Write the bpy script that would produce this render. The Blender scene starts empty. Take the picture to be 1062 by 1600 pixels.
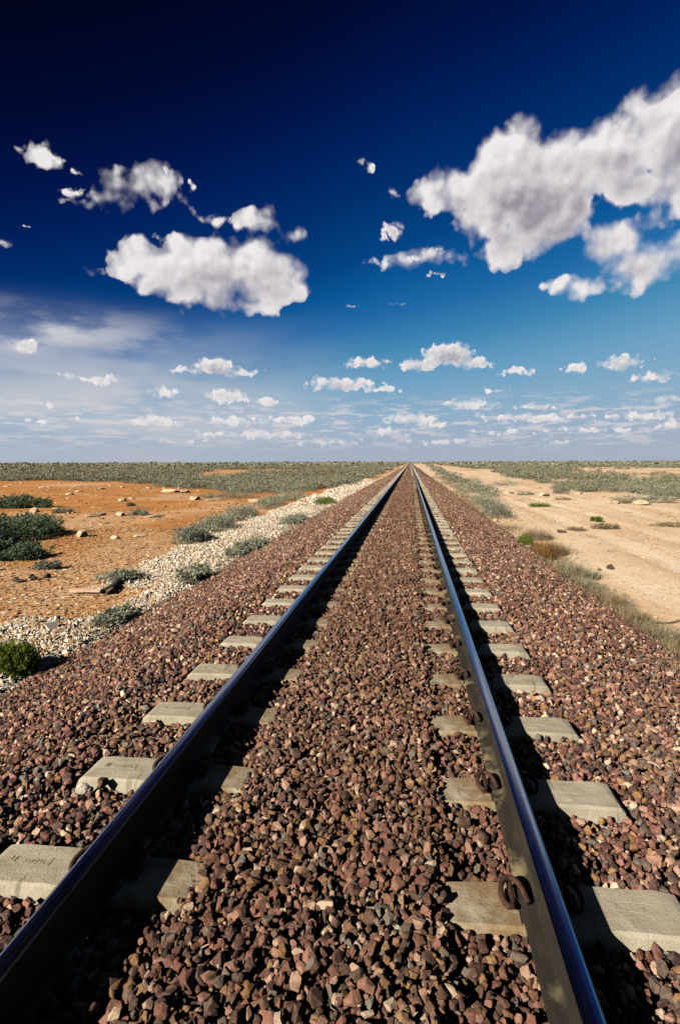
import bpy, bmesh, math, random
import numpy as np
from mathutils import Matrix, Vector

SKY_ONLY = False
rng = np.random.default_rng(7)
random.seed(7)
scene = bpy.context.scene
COL = scene.collection
R = math.radians

# ------------------------------------------------------------------ layout (metres, track runs along +Y)
CAM_Z = 1.48            # above the sleeper tops
XC = -0.314             # track centre
GAUGE = 0.7525          # rail centre from track centre
RAILS = (XC - GAUGE, XC + GAUGE)
GZ = -0.55              # plain level
SL_Y0, SL_DY = 1.838, 0.668
EXPOSURE = 1.5
SUN = Vector((-1.15, -1.30, 1.0)).normalized()

# ------------------------------------------------------------------ node helper
class NT:
    def __init__(s, tree):
        s.t = tree; s.n = tree.nodes; s.l = tree.links
    def new(s, typ, **kw):
        nd = s.n.new(typ)
        for k, v in kw.items(): setattr(nd, k, v)
        return nd
    def put(s, sock, v):
        if v is None: return
        if isinstance(v, bpy.types.NodeSocket): s.l.new(v, sock)
        else: sock.default_value = v
    def m(s, op, a, b=None, c=None, clamp=False):
        nd = s.new('ShaderNodeMath', operation=op); nd.use_clamp = clamp
        for i, v in enumerate((a, b, c)): s.put(nd.inputs[i], v)
        return nd.outputs[0]
    def v(s, op, a, b=None, c=None, scale=None):
        nd = s.new('ShaderNodeVectorMath', operation=op)
        s.put(nd.inputs[0], a)
        if b is not None: s.put(nd.inputs[1], b)
        if c is not None: s.put(nd.inputs[2], c)
        if scale is not None: s.put(nd.inputs['Scale'], scale)
        return nd.outputs['Value'] if op in ('LENGTH', 'DOT_PRODUCT', 'DISTANCE') else nd.outputs['Vector']
    def noise(s, vec, scale, detail=4, rough=.55, col=False, dist=0.0, dim='3D'):
        nd = s.new('ShaderNodeTexNoise', noise_dimensions=dim)
        s.put(nd.inputs['Vector'], vec)
        nd.inputs['Scale'].default_value = scale; nd.inputs['Detail'].default_value = detail
        nd.inputs['Roughness'].default_value = rough; nd.inputs['Distortion'].default_value = dist
        return nd.outputs['Color'] if col else nd.outputs['Fac']
    def voro(s, vec, scale, feat='F1', out='Color'):
        nd = s.new('ShaderNodeTexVoronoi', feature=feat)
        s.put(nd.inputs['Vector'], vec); nd.inputs['Scale'].default_value = scale
        return nd.outputs[out]
    def ramp(s, fac, stops, interp='LINEAR'):
        nd = s.new('ShaderNodeValToRGB'); cr = nd.color_ramp; cr.interpolation = interp
        while len(cr.elements) > 1: cr.elements.remove(cr.elements[-1])
        for i, (p, c) in enumerate(stops):
            e = cr.elements[0] if i == 0 else cr.elements.new(p)
            e.position = p; e.color = tuple(c) + (1,) if len(c) == 3 else c
        s.put(nd.inputs[0], fac)
        return nd.outputs[0]
    def mix(s, fac, a, b, blend='MIX'):
        nd = s.new('ShaderNodeMix', data_type='RGBA', blend_type=blend)
        s.put(nd.inputs[0], fac)
        for i, v in ((6, a), (7, b)):
            if isinstance(v, tuple) and len(v) == 3: v = v + (1,)
            s.put(nd.inputs[i], v)
        return nd.outputs[2]
    def sstep(s, x, a, b, lo=0.0, hi=1.0):
        nd = s.new('ShaderNodeMapRange', interpolation_type='SMOOTHSTEP')
        for i, v in enumerate((x, a, b, lo, hi)): s.put(nd.inputs[i], v)
        return nd.outputs[0]
    def lin(s, x, a, b, lo=0.0, hi=1.0):
        nd = s.new('ShaderNodeMapRange'); nd.clamp = True
        for i, v in enumerate((x, a, b, lo, hi)): s.put(nd.inputs[i], v)
        return nd.outputs[0]
    def attr(s, name, out='Fac'):
        return s.new('ShaderNodeAttribute', attribute_name=name).outputs[out]
    def obj(s): return s.new('ShaderNodeTexCoord').outputs['Object']
    def pos(s): return s.new('ShaderNodeNewGeometry').outputs['Position']
    def xyz(s, vec):
        nd = s.new('ShaderNodeSeparateXYZ'); s.put(nd.inputs[0], vec); return nd.outputs
    def comb(s, x, y, z):
        nd = s.new('ShaderNodeCombineXYZ')
        for i, v in enumerate((x, y, z)): s.put(nd.inputs[i], v)
        return nd.outputs[0]

def srgb(r, g, b):
    f = lambda c: (c / 255 / 12.92) if c <= 10 else ((c / 255 + .055) / 1.055) ** 2.4
    return (f(r), f(g), f(b))

PIGMENT = .485            # daylight photograph tones -> surface reflectance
def leaf(r, g, b): return tuple(c * .66 for c in srgb(r, g, b))
def pig(r, g, b): return tuple(c * PIGMENT for c in srgb(r, g, b))

# ------------------------------------------------------------------ sky
BIG = [(-0.4161, 0.3106, 0.1035, 0.0346, 0), (-0.3358, 0.3021, 0.1342, 0.0581, 5), (-0.2358, 0.3032, 0.0664, 0.0496, 0), (-0.2792, 0.26, 0.0584, 0.0215, 10), (-0.4743, 0.2977, 0.0454, 0.018, 0), (-0.3653, 0.3394, 0.0709, 0.0216, 8), (-0.2563, 0.3463, 0.0477, 0.0183, 0), (-0.2505, 0.3737, 0.0445, 0.0214, 0), (-0.3183, 0.3803, 0.0268, 0.007, 0), (-0.2135, 0.3599, 0.0407, 0.0082, -5), (-0.4219, 0.4194, 0.0559, 0.0283, 0), (-0.4798, 0.3932, 0.0836, 0.0169, 0), (0.1623, 0.4235, 0.105, 0.0701, 0), (0.0651, 0.4294, 0.0731, 0.0352, 0), (0.1226, 0.3893, 0.0717, 0.0536, 0), (0.2128, 0.376, 0.0828, 0.0598, 0), (0.1658, 0.4788, 0.0456, 0.0262, 0), (0.1645, 0.3309, 0.0857, 0.0308, 0), (0.24, 0.4262, 0.076, 0.0578, 0), (0.3174, 0.4375, 0.0802, 0.0537, 0), (0.3848, 0.4577, 0.0616, 0.0553, 0), (0.3452, 0.4979, 0.0255, 0.0179, 0), (0.4127, 0.3851, 0.0609, 0.048, 0), (0.3412, 0.3946, 0.0525, 0.0318, 0), (0.3131, 0.3204, 0.0637, 0.0376, 0), (0.3542, 0.2889, 0.0616, 0.0334, 0), (0.2826, 0.2756, 0.0694, 0.0174, -8), (0.4083, 0.3061, 0.0358, 0.0342, 0), (0.4191, 0.4176, 0.0681, 0.071, 0), (0.0208, 0.331, 0.0578, 0.0196, 0), (0.335, 0.296, 0.07, 0.036, 0), (0.285, 0.275, 0.065, 0.024, -8), (-0.455, 0.405, 0.07, 0.024, 8), (0.195, 0.34, 0.06, 0.03, 0), (-0.56, .43, .045, .012, -6), (-0.27, 0.272, 0.05, 0.02, 5), (0.155, 0.352, 0.06, 0.04, 0), (0.37, 0.342, 0.045, 0.018, 0)]
SMALL = [(-0.0787, 0.169, 0.0419, 0.0105, 0), (0.063, 0.1808, 0.0514, 0.0206, 0), (0.0146, 0.1645, 0.0414, 0.0136, 0), (0.1005, 0.1661, 0.0423, 0.0134, 0), (0.1736, 0.1476, 0.0327, 0.0082, 0), (-0.1175, 0.1341, 0.072, 0.0139, 0), (-0.0456, 0.124, 0.0376, 0.0075, 0), (0.2677, 0.1487, 0.0268, 0.0089, 0), (0.3327, 0.1531, 0.0408, 0.0134, 0), (0.3795, 0.1287, 0.0364, 0.0095, 0), (-0.3309, 0.1615, 0.042, 0.0165, 0), (-0.3758, 0.1517, 0.0308, 0.0082, 0), (-0.2867, 0.1514, 0.0364, 0.0094, 0), (-0.4174, 0.1154, 0.0301, 0.0103, 0), (-0.3142, 0.1108, 0.0446, 0.0127, 0), (-0.2498, 0.1033, 0.0304, 0.0086, 0), (-0.5089, 0.1316, 0.0281, 0.0108, 0), (-0.5545, 0.132, 0.0179, 0.0077, 0), (-0.6149, 0.1743, 0.0235, 0.0128, 0), (-0.5847, 0.088, 0.0157, 0.0058, 0), (-0.6013, 0.0652, 0.0344, 0.0048, 0), (-0.5572, 0.0675, 0.018, 0.004, 0), (-0.4338, 0.0685, 0.0449, 0.0114, 0), (-0.3884, 0.0672, 0.0308, 0.0053, 0), (-0.299, 0.0705, 0.0429, 0.0108, 0), (-0.201, 0.0745, 0.0552, 0.0087, 0), (-0.2398, 0.047, 0.0712, 0.0099, 0), (-0.0012, 0.0738, 0.0496, 0.012, 0), (0.0962, 0.097, 0.0587, 0.0096, 0), (0.2003, 0.0899, 0.0384, 0.0073, 0), (0.2007, 0.0732, 0.0931, 0.0094, 0), (0.3921, 0.0928, 0.0292, 0.0077, 0), (0.3625, 0.07, 0.0532, 0.0088, 0), (0.0536, 0.0622, 0.0239, 0.0076, 0), (-0.0454, 0.0533, 0.0611, 0.0088, 0), (-0.157, 0.0361, 0.078, 0.0066, 0), (-0.342, 0.0486, 0.0422, 0.0054, 0), (0.1602, 0.0488, 0.0623, 0.0064, 0), (0.2992, 0.05, 0.0754, 0.0061, 0), (0.4064, 0.0548, 0.0339, 0.0077, 0), (0.1381, 0.1169, 0.0251, 0.0052, 0), (-0.6476, 0.0608, 0.0114, 0.0047, 0), (-0.3738, 0.0355, 0.0623, 0.0043, 0), (0.0648, 0.0327, 0.0868, 0.0055, 0), (0.2516, 0.0304, 0.0687, 0.0042, 0), (-0.52, 0.0845, 0.0186, 0.004, 0), (-0.536, 0.3889, 0.0204, 0.0086, 0), (-0.397, 0.436, 0.0113, 0.006, 0), (-0.6099, 0.4307, 0.0162, 0.0037, -8), (-0.5312, 0.4158, 0.0131, 0.0045, 0), (-0.3598, 0.4219, 0.0083, 0.0089, 0), (-0.6341, 0.312, 0.0106, 0.0075, 0), (-0.6029, 0.3344, 0.0075, 0.0034, 0), (-0.0331, 0.3695, 0.0212, 0.0126, -25), (-0.0622, 0.3258, 0.0196, 0.0077, 0), (-0.0301, 0.4239, 0.014, 0.0063, -20), (-0.0719, 0.4567, 0.0114, 0.0101, 0), (0.0456, 0.3054, 0.0175, 0.0054, 0), (-0.1016, 0.2603, 0.0107, 0.0041, 0), (-0.0241, 0.2622, 0.0196, 0.0033, 0), (-0.5753, 0.4309, 0.0335, 0.0075, -6), (0.034, 0.338, 0.023, 0.0107, 10), (0.0, 0.33, 0.0164, 0.0066, 0), (-0.045, 0.362, 0.0098, 0.0098, 0), (-0.02, 0.376, 0.0131, 0.0082, 0), (-0.085, 0.462, 0.0066, 0.0066, 0)]

def build_world():
    w = bpy.data.worlds.new("World"); scene.world = w; w.use_nodes = True
    T = NT(w.node_tree); T.n.clear()
    d = T.new('ShaderNodeTexCoord').outputs['Generated']
    X = T.xyz(d)
    u = T.m('ARCTAN2', X[0], X[1]); v = T.m('ARCSINE', X[2])
    p = T.comb(u, v, 0.0)
    # ---- clear sky: deep polarised blue, darkest up and to the left, pale at the horizon
    uc = T.m('MINIMUM', T.m('MAXIMUM', u, -.75), .75)
    k = T.m('MULTIPLY', T.sstep(v, 0.0, .36, .05, .33), T.sstep(u, -.15, .15, 1.0, .62))
    vv = T.m('SUBTRACT', v, T.m('MULTIPLY', T.m('ADD', uc, .046), k))
    sky = T.ramp(T.lin(vv, 0.0, 1.0), [
        (0.000, srgb(166, 178, 194)), (0.030, srgb(160, 177, 197)), (0.085, srgb(136, 173, 200)), (0.14, srgb(102, 158, 194)), (0.19, srgb(62, 134, 180)),
        (0.245, srgb(32, 106, 168)), (0.295, srgb(11, 88, 151)), (0.345, srgb(4, 67, 131)), (0.43, srgb(1, 47, 109)),
        (0.51, srgb(1, 31, 91)), (0.58, srgb(1, 19, 71)), (0.66, srgb(1, 10, 49)), (0.78, srgb(1, 3, 24)), (1.0, srgb(1, 2, 12))])
    # ---- a thin veil low on the left
    vn = T.noise(T.v('MULTIPLY', p, (5.0, 16.0, 1.0)), 1.0, 5, .6, dim='2D')
    vn2 = T.noise(T.v('MULTIPLY', T.v('ADD', p, (0.0, 0.0, 3.0)), (3.2, 11.0, 1.0)), 1.0, 3, .5, dist=.6)
    vmask = T.m('MULTIPLY', T.sstep(u, -.46, .0, 1.0, .04), T.sstep(v, .08, .27, 1.0, 0.0))
    vtop = T.m('MULTIPLY', T.sstep(u, -.60, -.30, 1.0, 0.0), T.sstep(T.m('ABSOLUTE', T.m('SUBTRACT', v, .20)), .0, .05, 1.0, 0.0))
    veil = T.m('ADD', T.m('MULTIPLY', vmask, T.sstep(vn2, .33, .6, .38, 1.0)), T.m('MULTIPLY', vtop, T.sstep(vn, .40, .66, 0.0, .9)), clamp=True)
    sky = T.mix(veil, sky, srgb(196, 198, 206))

    def field(T, q, ells, soft):
        # each cloud cell waits for the one before it (its value rides along in z, scaled away), which keeps the node stack short
        f = None; c3 = T.xyz(q)
        for (a, b, ra, rb, rot) in ells:
            mp = T.new('ShaderNodeMapping', vector_type='TEXTURE')
            T.put(mp.inputs[0], T.comb(c3[0], c3[1], 0.0 if f is None else f))
            mp.inputs[1].default_value = (a, b, 0); mp.inputs[2].default_value = (0, 0, R(rot)); mp.inputs[3].default_value = (ra, rb, 1e6)
            ln = T.v('LENGTH', mp.outputs[0])
            g = T.m('MULTIPLY_ADD', ln, -min(ra, rb), min(ra, rb))
            f = g if f is None else T.m('SMOOTH_MAX', f, g, soft)
        return f
    def layer(T, p, under, ells, s, amp, soft, off, bright, dark, union):
        if not ells: return under
        warp = T.v('SCALE', T.v('SUBTRACT', T.noise(p, s * .45, 3, .5, col=True, dim='2D'), (.5, .5, .5)), scale=amp * 2.0)
        q = T.v('MULTIPLY', T.v('ADD', p, warp), (1, 1, 0))
        f0 = field(T, q, ells, union)
        def lobes(q_, det):
            nd = T.new('ShaderNodeTexVoronoi', feature='SMOOTH_F1', voronoi_dimensions='2D'); T.put(nd.inputs['Vector'], q_)
            nd.inputs['Scale'].default_value = s * 1.15; nd.inputs['Detail'].default_value = det; nd.inputs['Roughness'].default_value = .55; nd.inputs['Smoothness'].default_value = .35
            return nd.outputs['Distance']
        pw = T.v('ADD', p, T.v('SCALE', warp, scale=.6))
        lb = lobes(pw, 2.0)
        n0 = T.m('ADD', T.m('MULTIPLY', T.noise(p, s, 8, .6, dim='2D'), .55), T.m('MULTIPLY', T.m('SUBTRACT', 1.0, lb), .42))
        n1 = T.noise(T.v('ADD', p, (off[0] * .3, off[1] * .3, 0.0)), s, 3, .5, dim='2D')
        n2 = T.noise(p, s, 3, .5, dim='2D')
        lb1 = lobes(T.v('ADD', pw, (off[0] * .22, off[1] * .22, 0.0)), 1.0)
        dens = T.m('ADD', f0, T.m('MULTIPLY', T.m('SUBTRACT', n0, .41 if s < 30 else .425), amp * (2.8 if s < 30 else 2.5)))
        wis = T.noise(T.v('ADD', p, (3.7, 7, 0)), s * .6, 2, .5, dim='2D')
        sw = T.m('MULTIPLY', T.sstep(wis, .35, .65, .35, 2.4), soft)
        alpha = T.m('MULTIPLY', T.sstep(T.m('DIVIDE', dens, sw), 0.0, 1.0), T.sstep(T.m('ADD', wis, T.m('MULTIPLY', dens, 1.6 / amp * .12)), .30, .52, .35, 1.0))
        # light arrives from the upper left, behind the viewer: cloud standing in between shades what is below and to the right
        f1 = field(T, T.v('ADD', q, (off[0], off[1], 0.0)), ells, union)
        thick = T.m('ADD', f1, T.m('MULTIPLY', T.m('SUBTRACT', n1, .5), amp * 1.5))
        shade = T.sstep(thick, -amp * 1.0, amp * 4.2)
        sh = T.m('SUBTRACT', shade, T.m('ADD', T.m('MULTIPLY', T.m('SUBTRACT', n2, n1), .8), T.m('MULTIPLY', T.m('SUBTRACT', lb1, lb), .55)), clamp=True)
        sh = T.m('MULTIPLY', sh, T.sstep(dens, 0.0, amp * 1.8, .2, 1.0))
        return T.mix(alpha, under, T.mix(sh, bright, dark))
    # ---- rows of very far cumulus just over the horizon
    hp = T.v('MULTIPLY', p, (11.0, 60.0, 1.0))
    hn = T.noise(hp, 1.9, 7, .66, dim='2D')
    hmask = T.m('MULTIPLY', T.sstep(v, .012, .035), T.sstep(v, .075, .125, 1.0, 0.0))
    ha = T.m('MULTIPLY', T.sstep(hn, .47, .64), T.m('MULTIPLY', hmask, .85))
    sky = T.mix(ha, sky, srgb(212, 208, 213))
    lowhaze = T.sstep(v, .0, .075, .62, 0.0)
    nish = T.new('ShaderNodeTexSky', sky_type='NISHITA'); nish.sun_disc = False
    nish.sun_elevation = math.asin(SUN.z); nish.sun_rotation = math.atan2(SUN.x, SUN.y)
    strength = .1
    def background(c):
        bg = T.new('ShaderNodeBackground'); bg.inputs[1].default_value = strength
        T.put(bg.inputs[0], c); return bg.outputs[0]
    def scaled(c): return T.v('SCALE', c, scale=1.0 / (strength * 2 ** EXPOSURE))
    behind = T.sstep(X[1], .3, -.5, 0.0, .06)              # behind the viewer only a trace of the daylight sky mixes in
    plain = T.mix(T.sstep(X[2], -.002, .0), (.35, .25, .15), T.mix(behind, T.v('SCALE', scaled(sky), scale=T.sstep(X[1], .35, -.3, 1.0, .35)), nish.outputs[0]))  # unseen sky overhead and behind is dimmed to deepen the shadows
    sh_out = background(plain)
    # the sky is split in sectors so that every ray only works through the clouds of its own sector
    def near(e, s, mu, mv):
        return e[0] + e[2] + mu > s[0] and e[0] - e[2] - mu < s[1] and e[1] + e[3] + mv > s[2] and e[1] - e[3] - mv < s[3]
    sectors = [(a, b, .0, .1) for a, b in ((-.9, -.32), (-.32, -.08), (-.08, .14), (.14, .9))]
    sectors += [(a, b, .1, .23) for a, b in ((-.9, -.32), (-.32, -.08), (-.08, .14), (.14, .9))]
    sectors += [(-.9, -.14, .23, .36), (-.9, -.14, .36, .48), (-.14, .1, .23, .56), (.1, .9, .23, .36), (.1, .9, .36, .46), (.1, .9, .46, .6)]
    for s in sectors:
        tree = bpy.data.node_groups.new('cloud_sector', 'ShaderNodeTree')
        tree.interface.new_socket('place', in_out='INPUT', socket_type='NodeSocketVector')
        tree.interface.new_socket('clear sky', in_out='INPUT', socket_type='NodeSocketColor')
        tree.interface.new_socket('sky', in_out='OUTPUT', socket_type='NodeSocketColor')
        G = NT(tree); gi = G.new('NodeGroupInput'); go = G.new('NodeGroupOutput')
        c = layer(G, gi.outputs[0], gi.outputs[1], [e for e in SMALL if near(e, s, .02, .022)], 60.0, .0062, .0050, (-.005, .0075), srgb(238, 234, 233), srgb(164, 162, 176), .004)
        c = layer(G, gi.outputs[0], c, [e for e in BIG if near(e, s, .06, .075)], 17.0, .019, .0145, (-.026, .040), srgb(238, 234, 234), srgb(154, 149, 159), .012)
        G.put(go.inputs[0], c)
        grp = T.new('ShaderNodeGroup'); grp.node_tree = tree
        T.put(grp.inputs[0], p); T.put(grp.inputs[1], sky); c = grp.outputs[0]
        if s[2] < .1: c = T.mix(lowhaze, c, srgb(166, 176, 193))
        ins = T.m('MULTIPLY', T.m('MULTIPLY', T.m('GREATER_THAN', u, s[0]), T.m('LESS_THAN', u, s[1])),
                  T.m('MULTIPLY', T.m('GREATER_THAN', v, s[2]), T.m('LESS_THAN', v, s[3])))
        mx = T.new('ShaderNodeMixShader'); T.put(mx.inputs[0], ins); T.l.new(sh_out, mx.inputs[1]); T.l.new(background(scaled(c)), mx.inputs[2])
        sh_out = mx.outputs[0]
    w.cycles.sampling_method = 'MANUAL'; w.cycles.sample_map_resolution = 512
    out = T.new('ShaderNodeOutputWorld'); T.l.new(sh_out, out.inputs[0])
build_world()

sl = bpy.data.lights.new('sun', 'SUN'); sl.energy = 5.0; sl.angle = R(.5); sl.color = (1.0, .91, .78)
so = bpy.data.objects.new('sun', sl); COL.objects.link(so)
so.rotation_euler = (-SUN).to_track_quat('-Z', 'Y').to_euler()

# ------------------------------------------------------------------ camera (20 mm lens, portrait)
cd = bpy.data.cameras.new('camera'); cam = bpy.data.objects.new('camera', cd); COL.objects.link(cam)
cd.lens = 889 / 1600 * 36; cd.sensor_width = 36; cd.sensor_fit = 'AUTO'
cd.shift_x = -(547.2 - 531) / 1600; cd.clip_end = 60000; cd.clip_start = .05
yaw, pitch, roll = R(6.0), math.atan(77.7 / 889), R(.19)
F = Vector((-math.sin(yaw) * math.cos(pitch), math.cos(yaw) * math.cos(pitch), -math.sin(pitch)))
Rt = Vector((math.cos(yaw), math.sin(yaw), 0)); Up = Rt.cross(F)
r2 = math.cos(roll) * Rt - math.sin(roll) * Up; u2 = math.sin(roll) * Rt + math.cos(roll) * Up
cam.matrix_world = Matrix(((r2.x, u2.x, -F.x, 0), (r2.y, u2.y, -F.y, 0), (r2.z, u2.z, -F.z, CAM_Z), (0, 0, 0, 1)))
scene.camera = cam
vs = scene.view_settings
vs.view_transform = 'Standard'; vs.look = 'None'; vs.exposure = EXPOSURE; vs.gamma = 1.0; vs.use_curve_mapping = False
scene.render.engine = 'CYCLES'
scene.cycles.max_bounces = 5; scene.cycles.diffuse_bounces = 0; scene.cycles.glossy_bounces = 2
scene.cycles.transmission_bounces = 2; scene.cycles.transparent_max_bounces = 4
scene.cycles.caustics_reflective = False; scene.cycles.caustics_refractive = False

# ------------------------------------------------------------------ mesh helpers
def np_mesh(name, V, Fc, mats, attrs=None, smooth=False, mat_idx=None):
    """V (n,3), Fc (m,3 or 4) -> mesh"""
    me = bpy.data.meshes.new(name)
    V = np.asarray(V, np.float32); Fc = np.asarray(Fc, np.int32)
    n, k = Fc.shape
    me.vertices.add(len(V)); me.vertices.foreach_set('co', V.ravel())
    me.loops.add(n * k); me.loops.foreach_set('vertex_index', Fc.ravel())
    me.polygons.add(n)
    me.polygons.foreach_set('loop_start', np.arange(0, n * k, k, dtype=np.int32))
    me.polygons.foreach_set('use_smooth', np.full(n, smooth, dtype=bool))
    for m in (mats if isinstance(mats, (list, tuple)) else [mats]): me.materials.append(m)
    if mat_idx is not None: me.polygons.foreach_set('material_index', np.asarray(mat_idx, np.int32))
    for an, arr in (attrs or {}).items():
        a = me.attributes.new(an, 'FLOAT', 'POINT'); a.data.foreach_set('value', np.asarray(arr, np.float32))
    me.update(calc_edges=True)
    return me

def link(name, me, parent=None, loc=(0, 0, 0), rotz=0.0, scale=None, **props):
    o = bpy.data.objects.new(name, me); COL.objects.link(o)
    o.location = loc; o.rotation_euler = (0, 0, rotz)
    if scale is not None: o.scale = scale
    if parent is not None: o.parent = parent
    for k, v in props.items(): o[k] = v
    return o

def copy_thing(src, loc, rotz=0.0, scale=None, **props):
    """a copy of a thing with copies of its parts and sub-parts"""
    def rec(o, parent):
        c = o.copy(); COL.objects.link(c)
        if parent is not None: c.parent = parent
        for ch in list(o.children): rec(ch, c)
        return c
    r = rec(src, None)
    r.location = loc; r.rotation_euler = (0, 0, rotz)
    if scale is not None: r.scale = scale
    for k, v in props.items(): r[k] = v
    return r

def rot_mats(n, full=True):
    if full:
        q = rng.normal(size=(n, 4)); q /= np.linalg.norm(q, axis=1)[:, None]
    else:
        a = rng.uniform(0, 2 * np.pi, n); q = np.stack([np.cos(a / 2), 0 * a, 0 * a, np.sin(a / 2)], 1)
    w, x, y, z = q.T
    return np.stack([np.stack([1 - 2 * (y * y + z * z), 2 * (x * y - z * w), 2 * (x * z + y * w)], 1),
                     np.stack([2 * (x * y + z * w), 1 - 2 * (x * x + z * z), 2 * (y * z - x * w)], 1),
                     np.stack([2 * (x * z - y * w), 2 * (y * z + x * w), 1 - 2 * (x * x + y * y)], 1)], 1)

def merge(protos, pos, scl, rots, rnd):
    """scatter copies of triangle prototypes into one mesh's arrays"""
    Vs, Fs, Rs = [], [], []; base = 0
    pick = rng.integers(0, len(protos), len(pos))
    for i, (pv, pf, *pr) in enumerate(protos):
        ix = np.nonzero(pick == i)[0]
        if not len(ix): continue
        v = np.einsum('nij,kj->nki', rots[ix], pv) * 1.0
        v = v * scl[ix][:, None, :] if scl.ndim == 2 else v * scl[ix][:, None, None]
        v = v + pos[ix][:, None, :]
        k = len(pv)
        f = pf[None] + (np.arange(len(ix)) * k)[:, None, None] + base
        Vs.append(v.reshape(-1, 3)); Fs.append(f.reshape(-1, pf.shape[1]))
        r = np.repeat(rnd[ix], k)
        if pr: r = np.clip(r * .35 + np.tile(pr[0], len(ix)) * .65, 0, 1)
        Rs.append(r); base += k * len(ix)
    return np.concatenate(Vs), np.concatenate(Fs), np.concatenate(Rs)

def hull_stone(npts, seed, flat=.75):
    r = np.random.default_rng(seed)
    bm = bmesh.new()
    ax = np.array([1.0, r.uniform(.65, .95), r.uniform(.5, .5 + flat * .4)])
    for _ in range(npts):
        d = r.normal(size=3); d /= np.linalg.norm(d)
        d = np.sign(d) * np.abs(d) ** .75
        bm.verts.new(d * ax * r.uniform(.75, 1.05) * .5)
    res = bmesh.ops.convex_hull(bm, input=bm.verts)
    bmesh.ops.delete(bm, geom=[v for v in bm.verts if not v.link_faces], context='VERTS')
    bmesh.ops.triangulate(bm, faces=bm.faces)
    bm.verts.index_update()
    V = np.array([v.co[:] for v in bm.verts]); Fc = np.array([[v.index for v in f.verts] for f in bm.faces])
    bm.free(); return V, Fc

def vnoise(x, y, seed=0):
    """smooth 2-D value noise, 0..1"""
    x = np.asarray(x, float); y = np.asarray(y, float)
    xi = np.floor(x).astype(np.int64); yi = np.floor(y).astype(np.int64); fx = x - xi; fy = y - yi
    fx = fx * fx * (3 - 2 * fx); fy = fy * fy * (3 - 2 * fy)
    def h(a, b):
        n = (a * 374761393 + b * 668265263 + seed * 974711) & 0xffffffff
        n = ((n ^ (n >> 13)) * 1274126177) & 0xffffffff
        return ((n ^ (n >> 16)) & 0xffff) / 65535.0
    return (h(xi, yi) * (1 - fx) + h(xi + 1, yi) * fx) * (1 - fy) + (h(xi, yi + 1) * (1 - fx) + h(xi + 1, yi + 1) * fx) * fy
def fbm(x, y, seed=0, o=4):
    s = 0; a = .5; t = 0
    for i in range(o):
        s = s + a * vnoise(x * 2 ** i, y * 2 ** i, seed + i * 17); t += a; a *= .5
    return s / t
def sst(x, a, b):
    t = np.clip((x - a) / (b - a), 0, 1); return t * t * (3 - 2 * t)

# ------------------------------------------------------------------ materials
def material(name, build, rough=.9):
    m = bpy.data.materials.new(name); m.use_nodes = True
    T = NT(m.node_tree); T.n.clear()
    b = T.new('ShaderNodeBsdfPrincipled'); b.inputs['Roughness'].default_value = rough
    b.inputs['Specular IOR Level'].default_value = .25
    out = T.new('ShaderNodeOutputMaterial'); T.l.new(b.outputs[0], out.inputs[0])
    build(T, b)
    return m
def bump(T, b, h, dist, strength=1.0):
    nd = T.new('ShaderNodeBump'); nd.inputs['Distance'].default_value = dist; nd.inputs['Strength'].default_value = strength
    T.put(nd.inputs['Height'], h); T.l.new(nd.outputs[0], b.inputs['Normal'])

STONE = [(0.00, pig(74, 42, 42)), (0.09, pig(122, 76, 66)), (0.17, pig(146, 94, 80)), (0.26, pig(86, 56, 52)), (0.35, pig(168, 120, 102)), (0.43, pig(118, 80, 58)),
         (0.50, pig(58, 40, 40)), (0.58, pig(192, 148, 126)), (0.65, pig(156, 118, 68)), (0.71, pig(98, 88, 76)), (0.77, pig(214, 180, 154)), (0.83, pig(118, 118, 108)),
         (0.88, pig(236, 216, 186)), (0.925, pig(172, 140, 88)), (0.96, pig(66, 48, 52)), (0.985, pig(136, 148, 138))]
def track_dirt(T, col, pos):
    """brown brake dust and soil between and beside the rails"""
    x = T.xyz(pos)[0]
    n = T.noise(pos, .7, 4, .6)
    near_rail = T.sstep(T.m('ABSOLUTE', T.m('SUBTRACT', x, XC)), .55, 1.15, 1.0, 0.0)
    f = T.m('MULTIPLY', near_rail, T.sstep(n, .2, .7, .12, .5))
    return T.mix(f, col, pig(104, 78, 54))
def m_ballast(T, b):
    pos = T.pos(); rnd = T.attr('rnd')
    c = T.ramp(rnd, STONE, 'CONSTANT')
    n = T.noise(pos, 60, 5, .65)
    c = T.mix(T.sstep(n, .40, .72, 0.0, .6), c, T.mix(.55, c, pig(200, 172, 150)))
    c = T.mix(T.sstep(T.noise(pos, 38, 4, .6), .52, .66, 0.0, .5), c, pig(74, 58, 54))
    c = T.mix(T.sstep(T.noise(pos, 23, 3, .6), .55, .75, 0.0, .55), c, pig(90, 58, 48))
    c = T.mix(T.sstep(T.noise(pos, 1.1, 4, .6), .48, .72, 0.0, .38), c, pig(158, 138, 114))
    c = track_dirt(T, c, pos)
    c = T.mix(1.0, c, (.88, .82, .82), 'MULTIPLY')
    T.put(b.inputs['Base Color'], c)
    bump(T, b, T.noise(pos, 110, 6, .7), .006, .9)
MB = material('ballast_stone', m_ballast, .85)
def m_bed(T, b):
    pos = T.pos()
    vc = T.voro(pos, 21.0); r = T.xyz(vc)[0]
    c = T.ramp(r, STONE, 'CONSTANT')
    c = track_dirt(T, c, pos)
    T.put(b.inputs['Base Color'], c)
    d = T.voro(pos, 21.0, 'F1', 'Distance')
    bump(T, b, T.m('SUBTRACT', 1.0, d), .05, 1.0)
MBED = material('ballast_bed', m_bed, .95)
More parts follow.
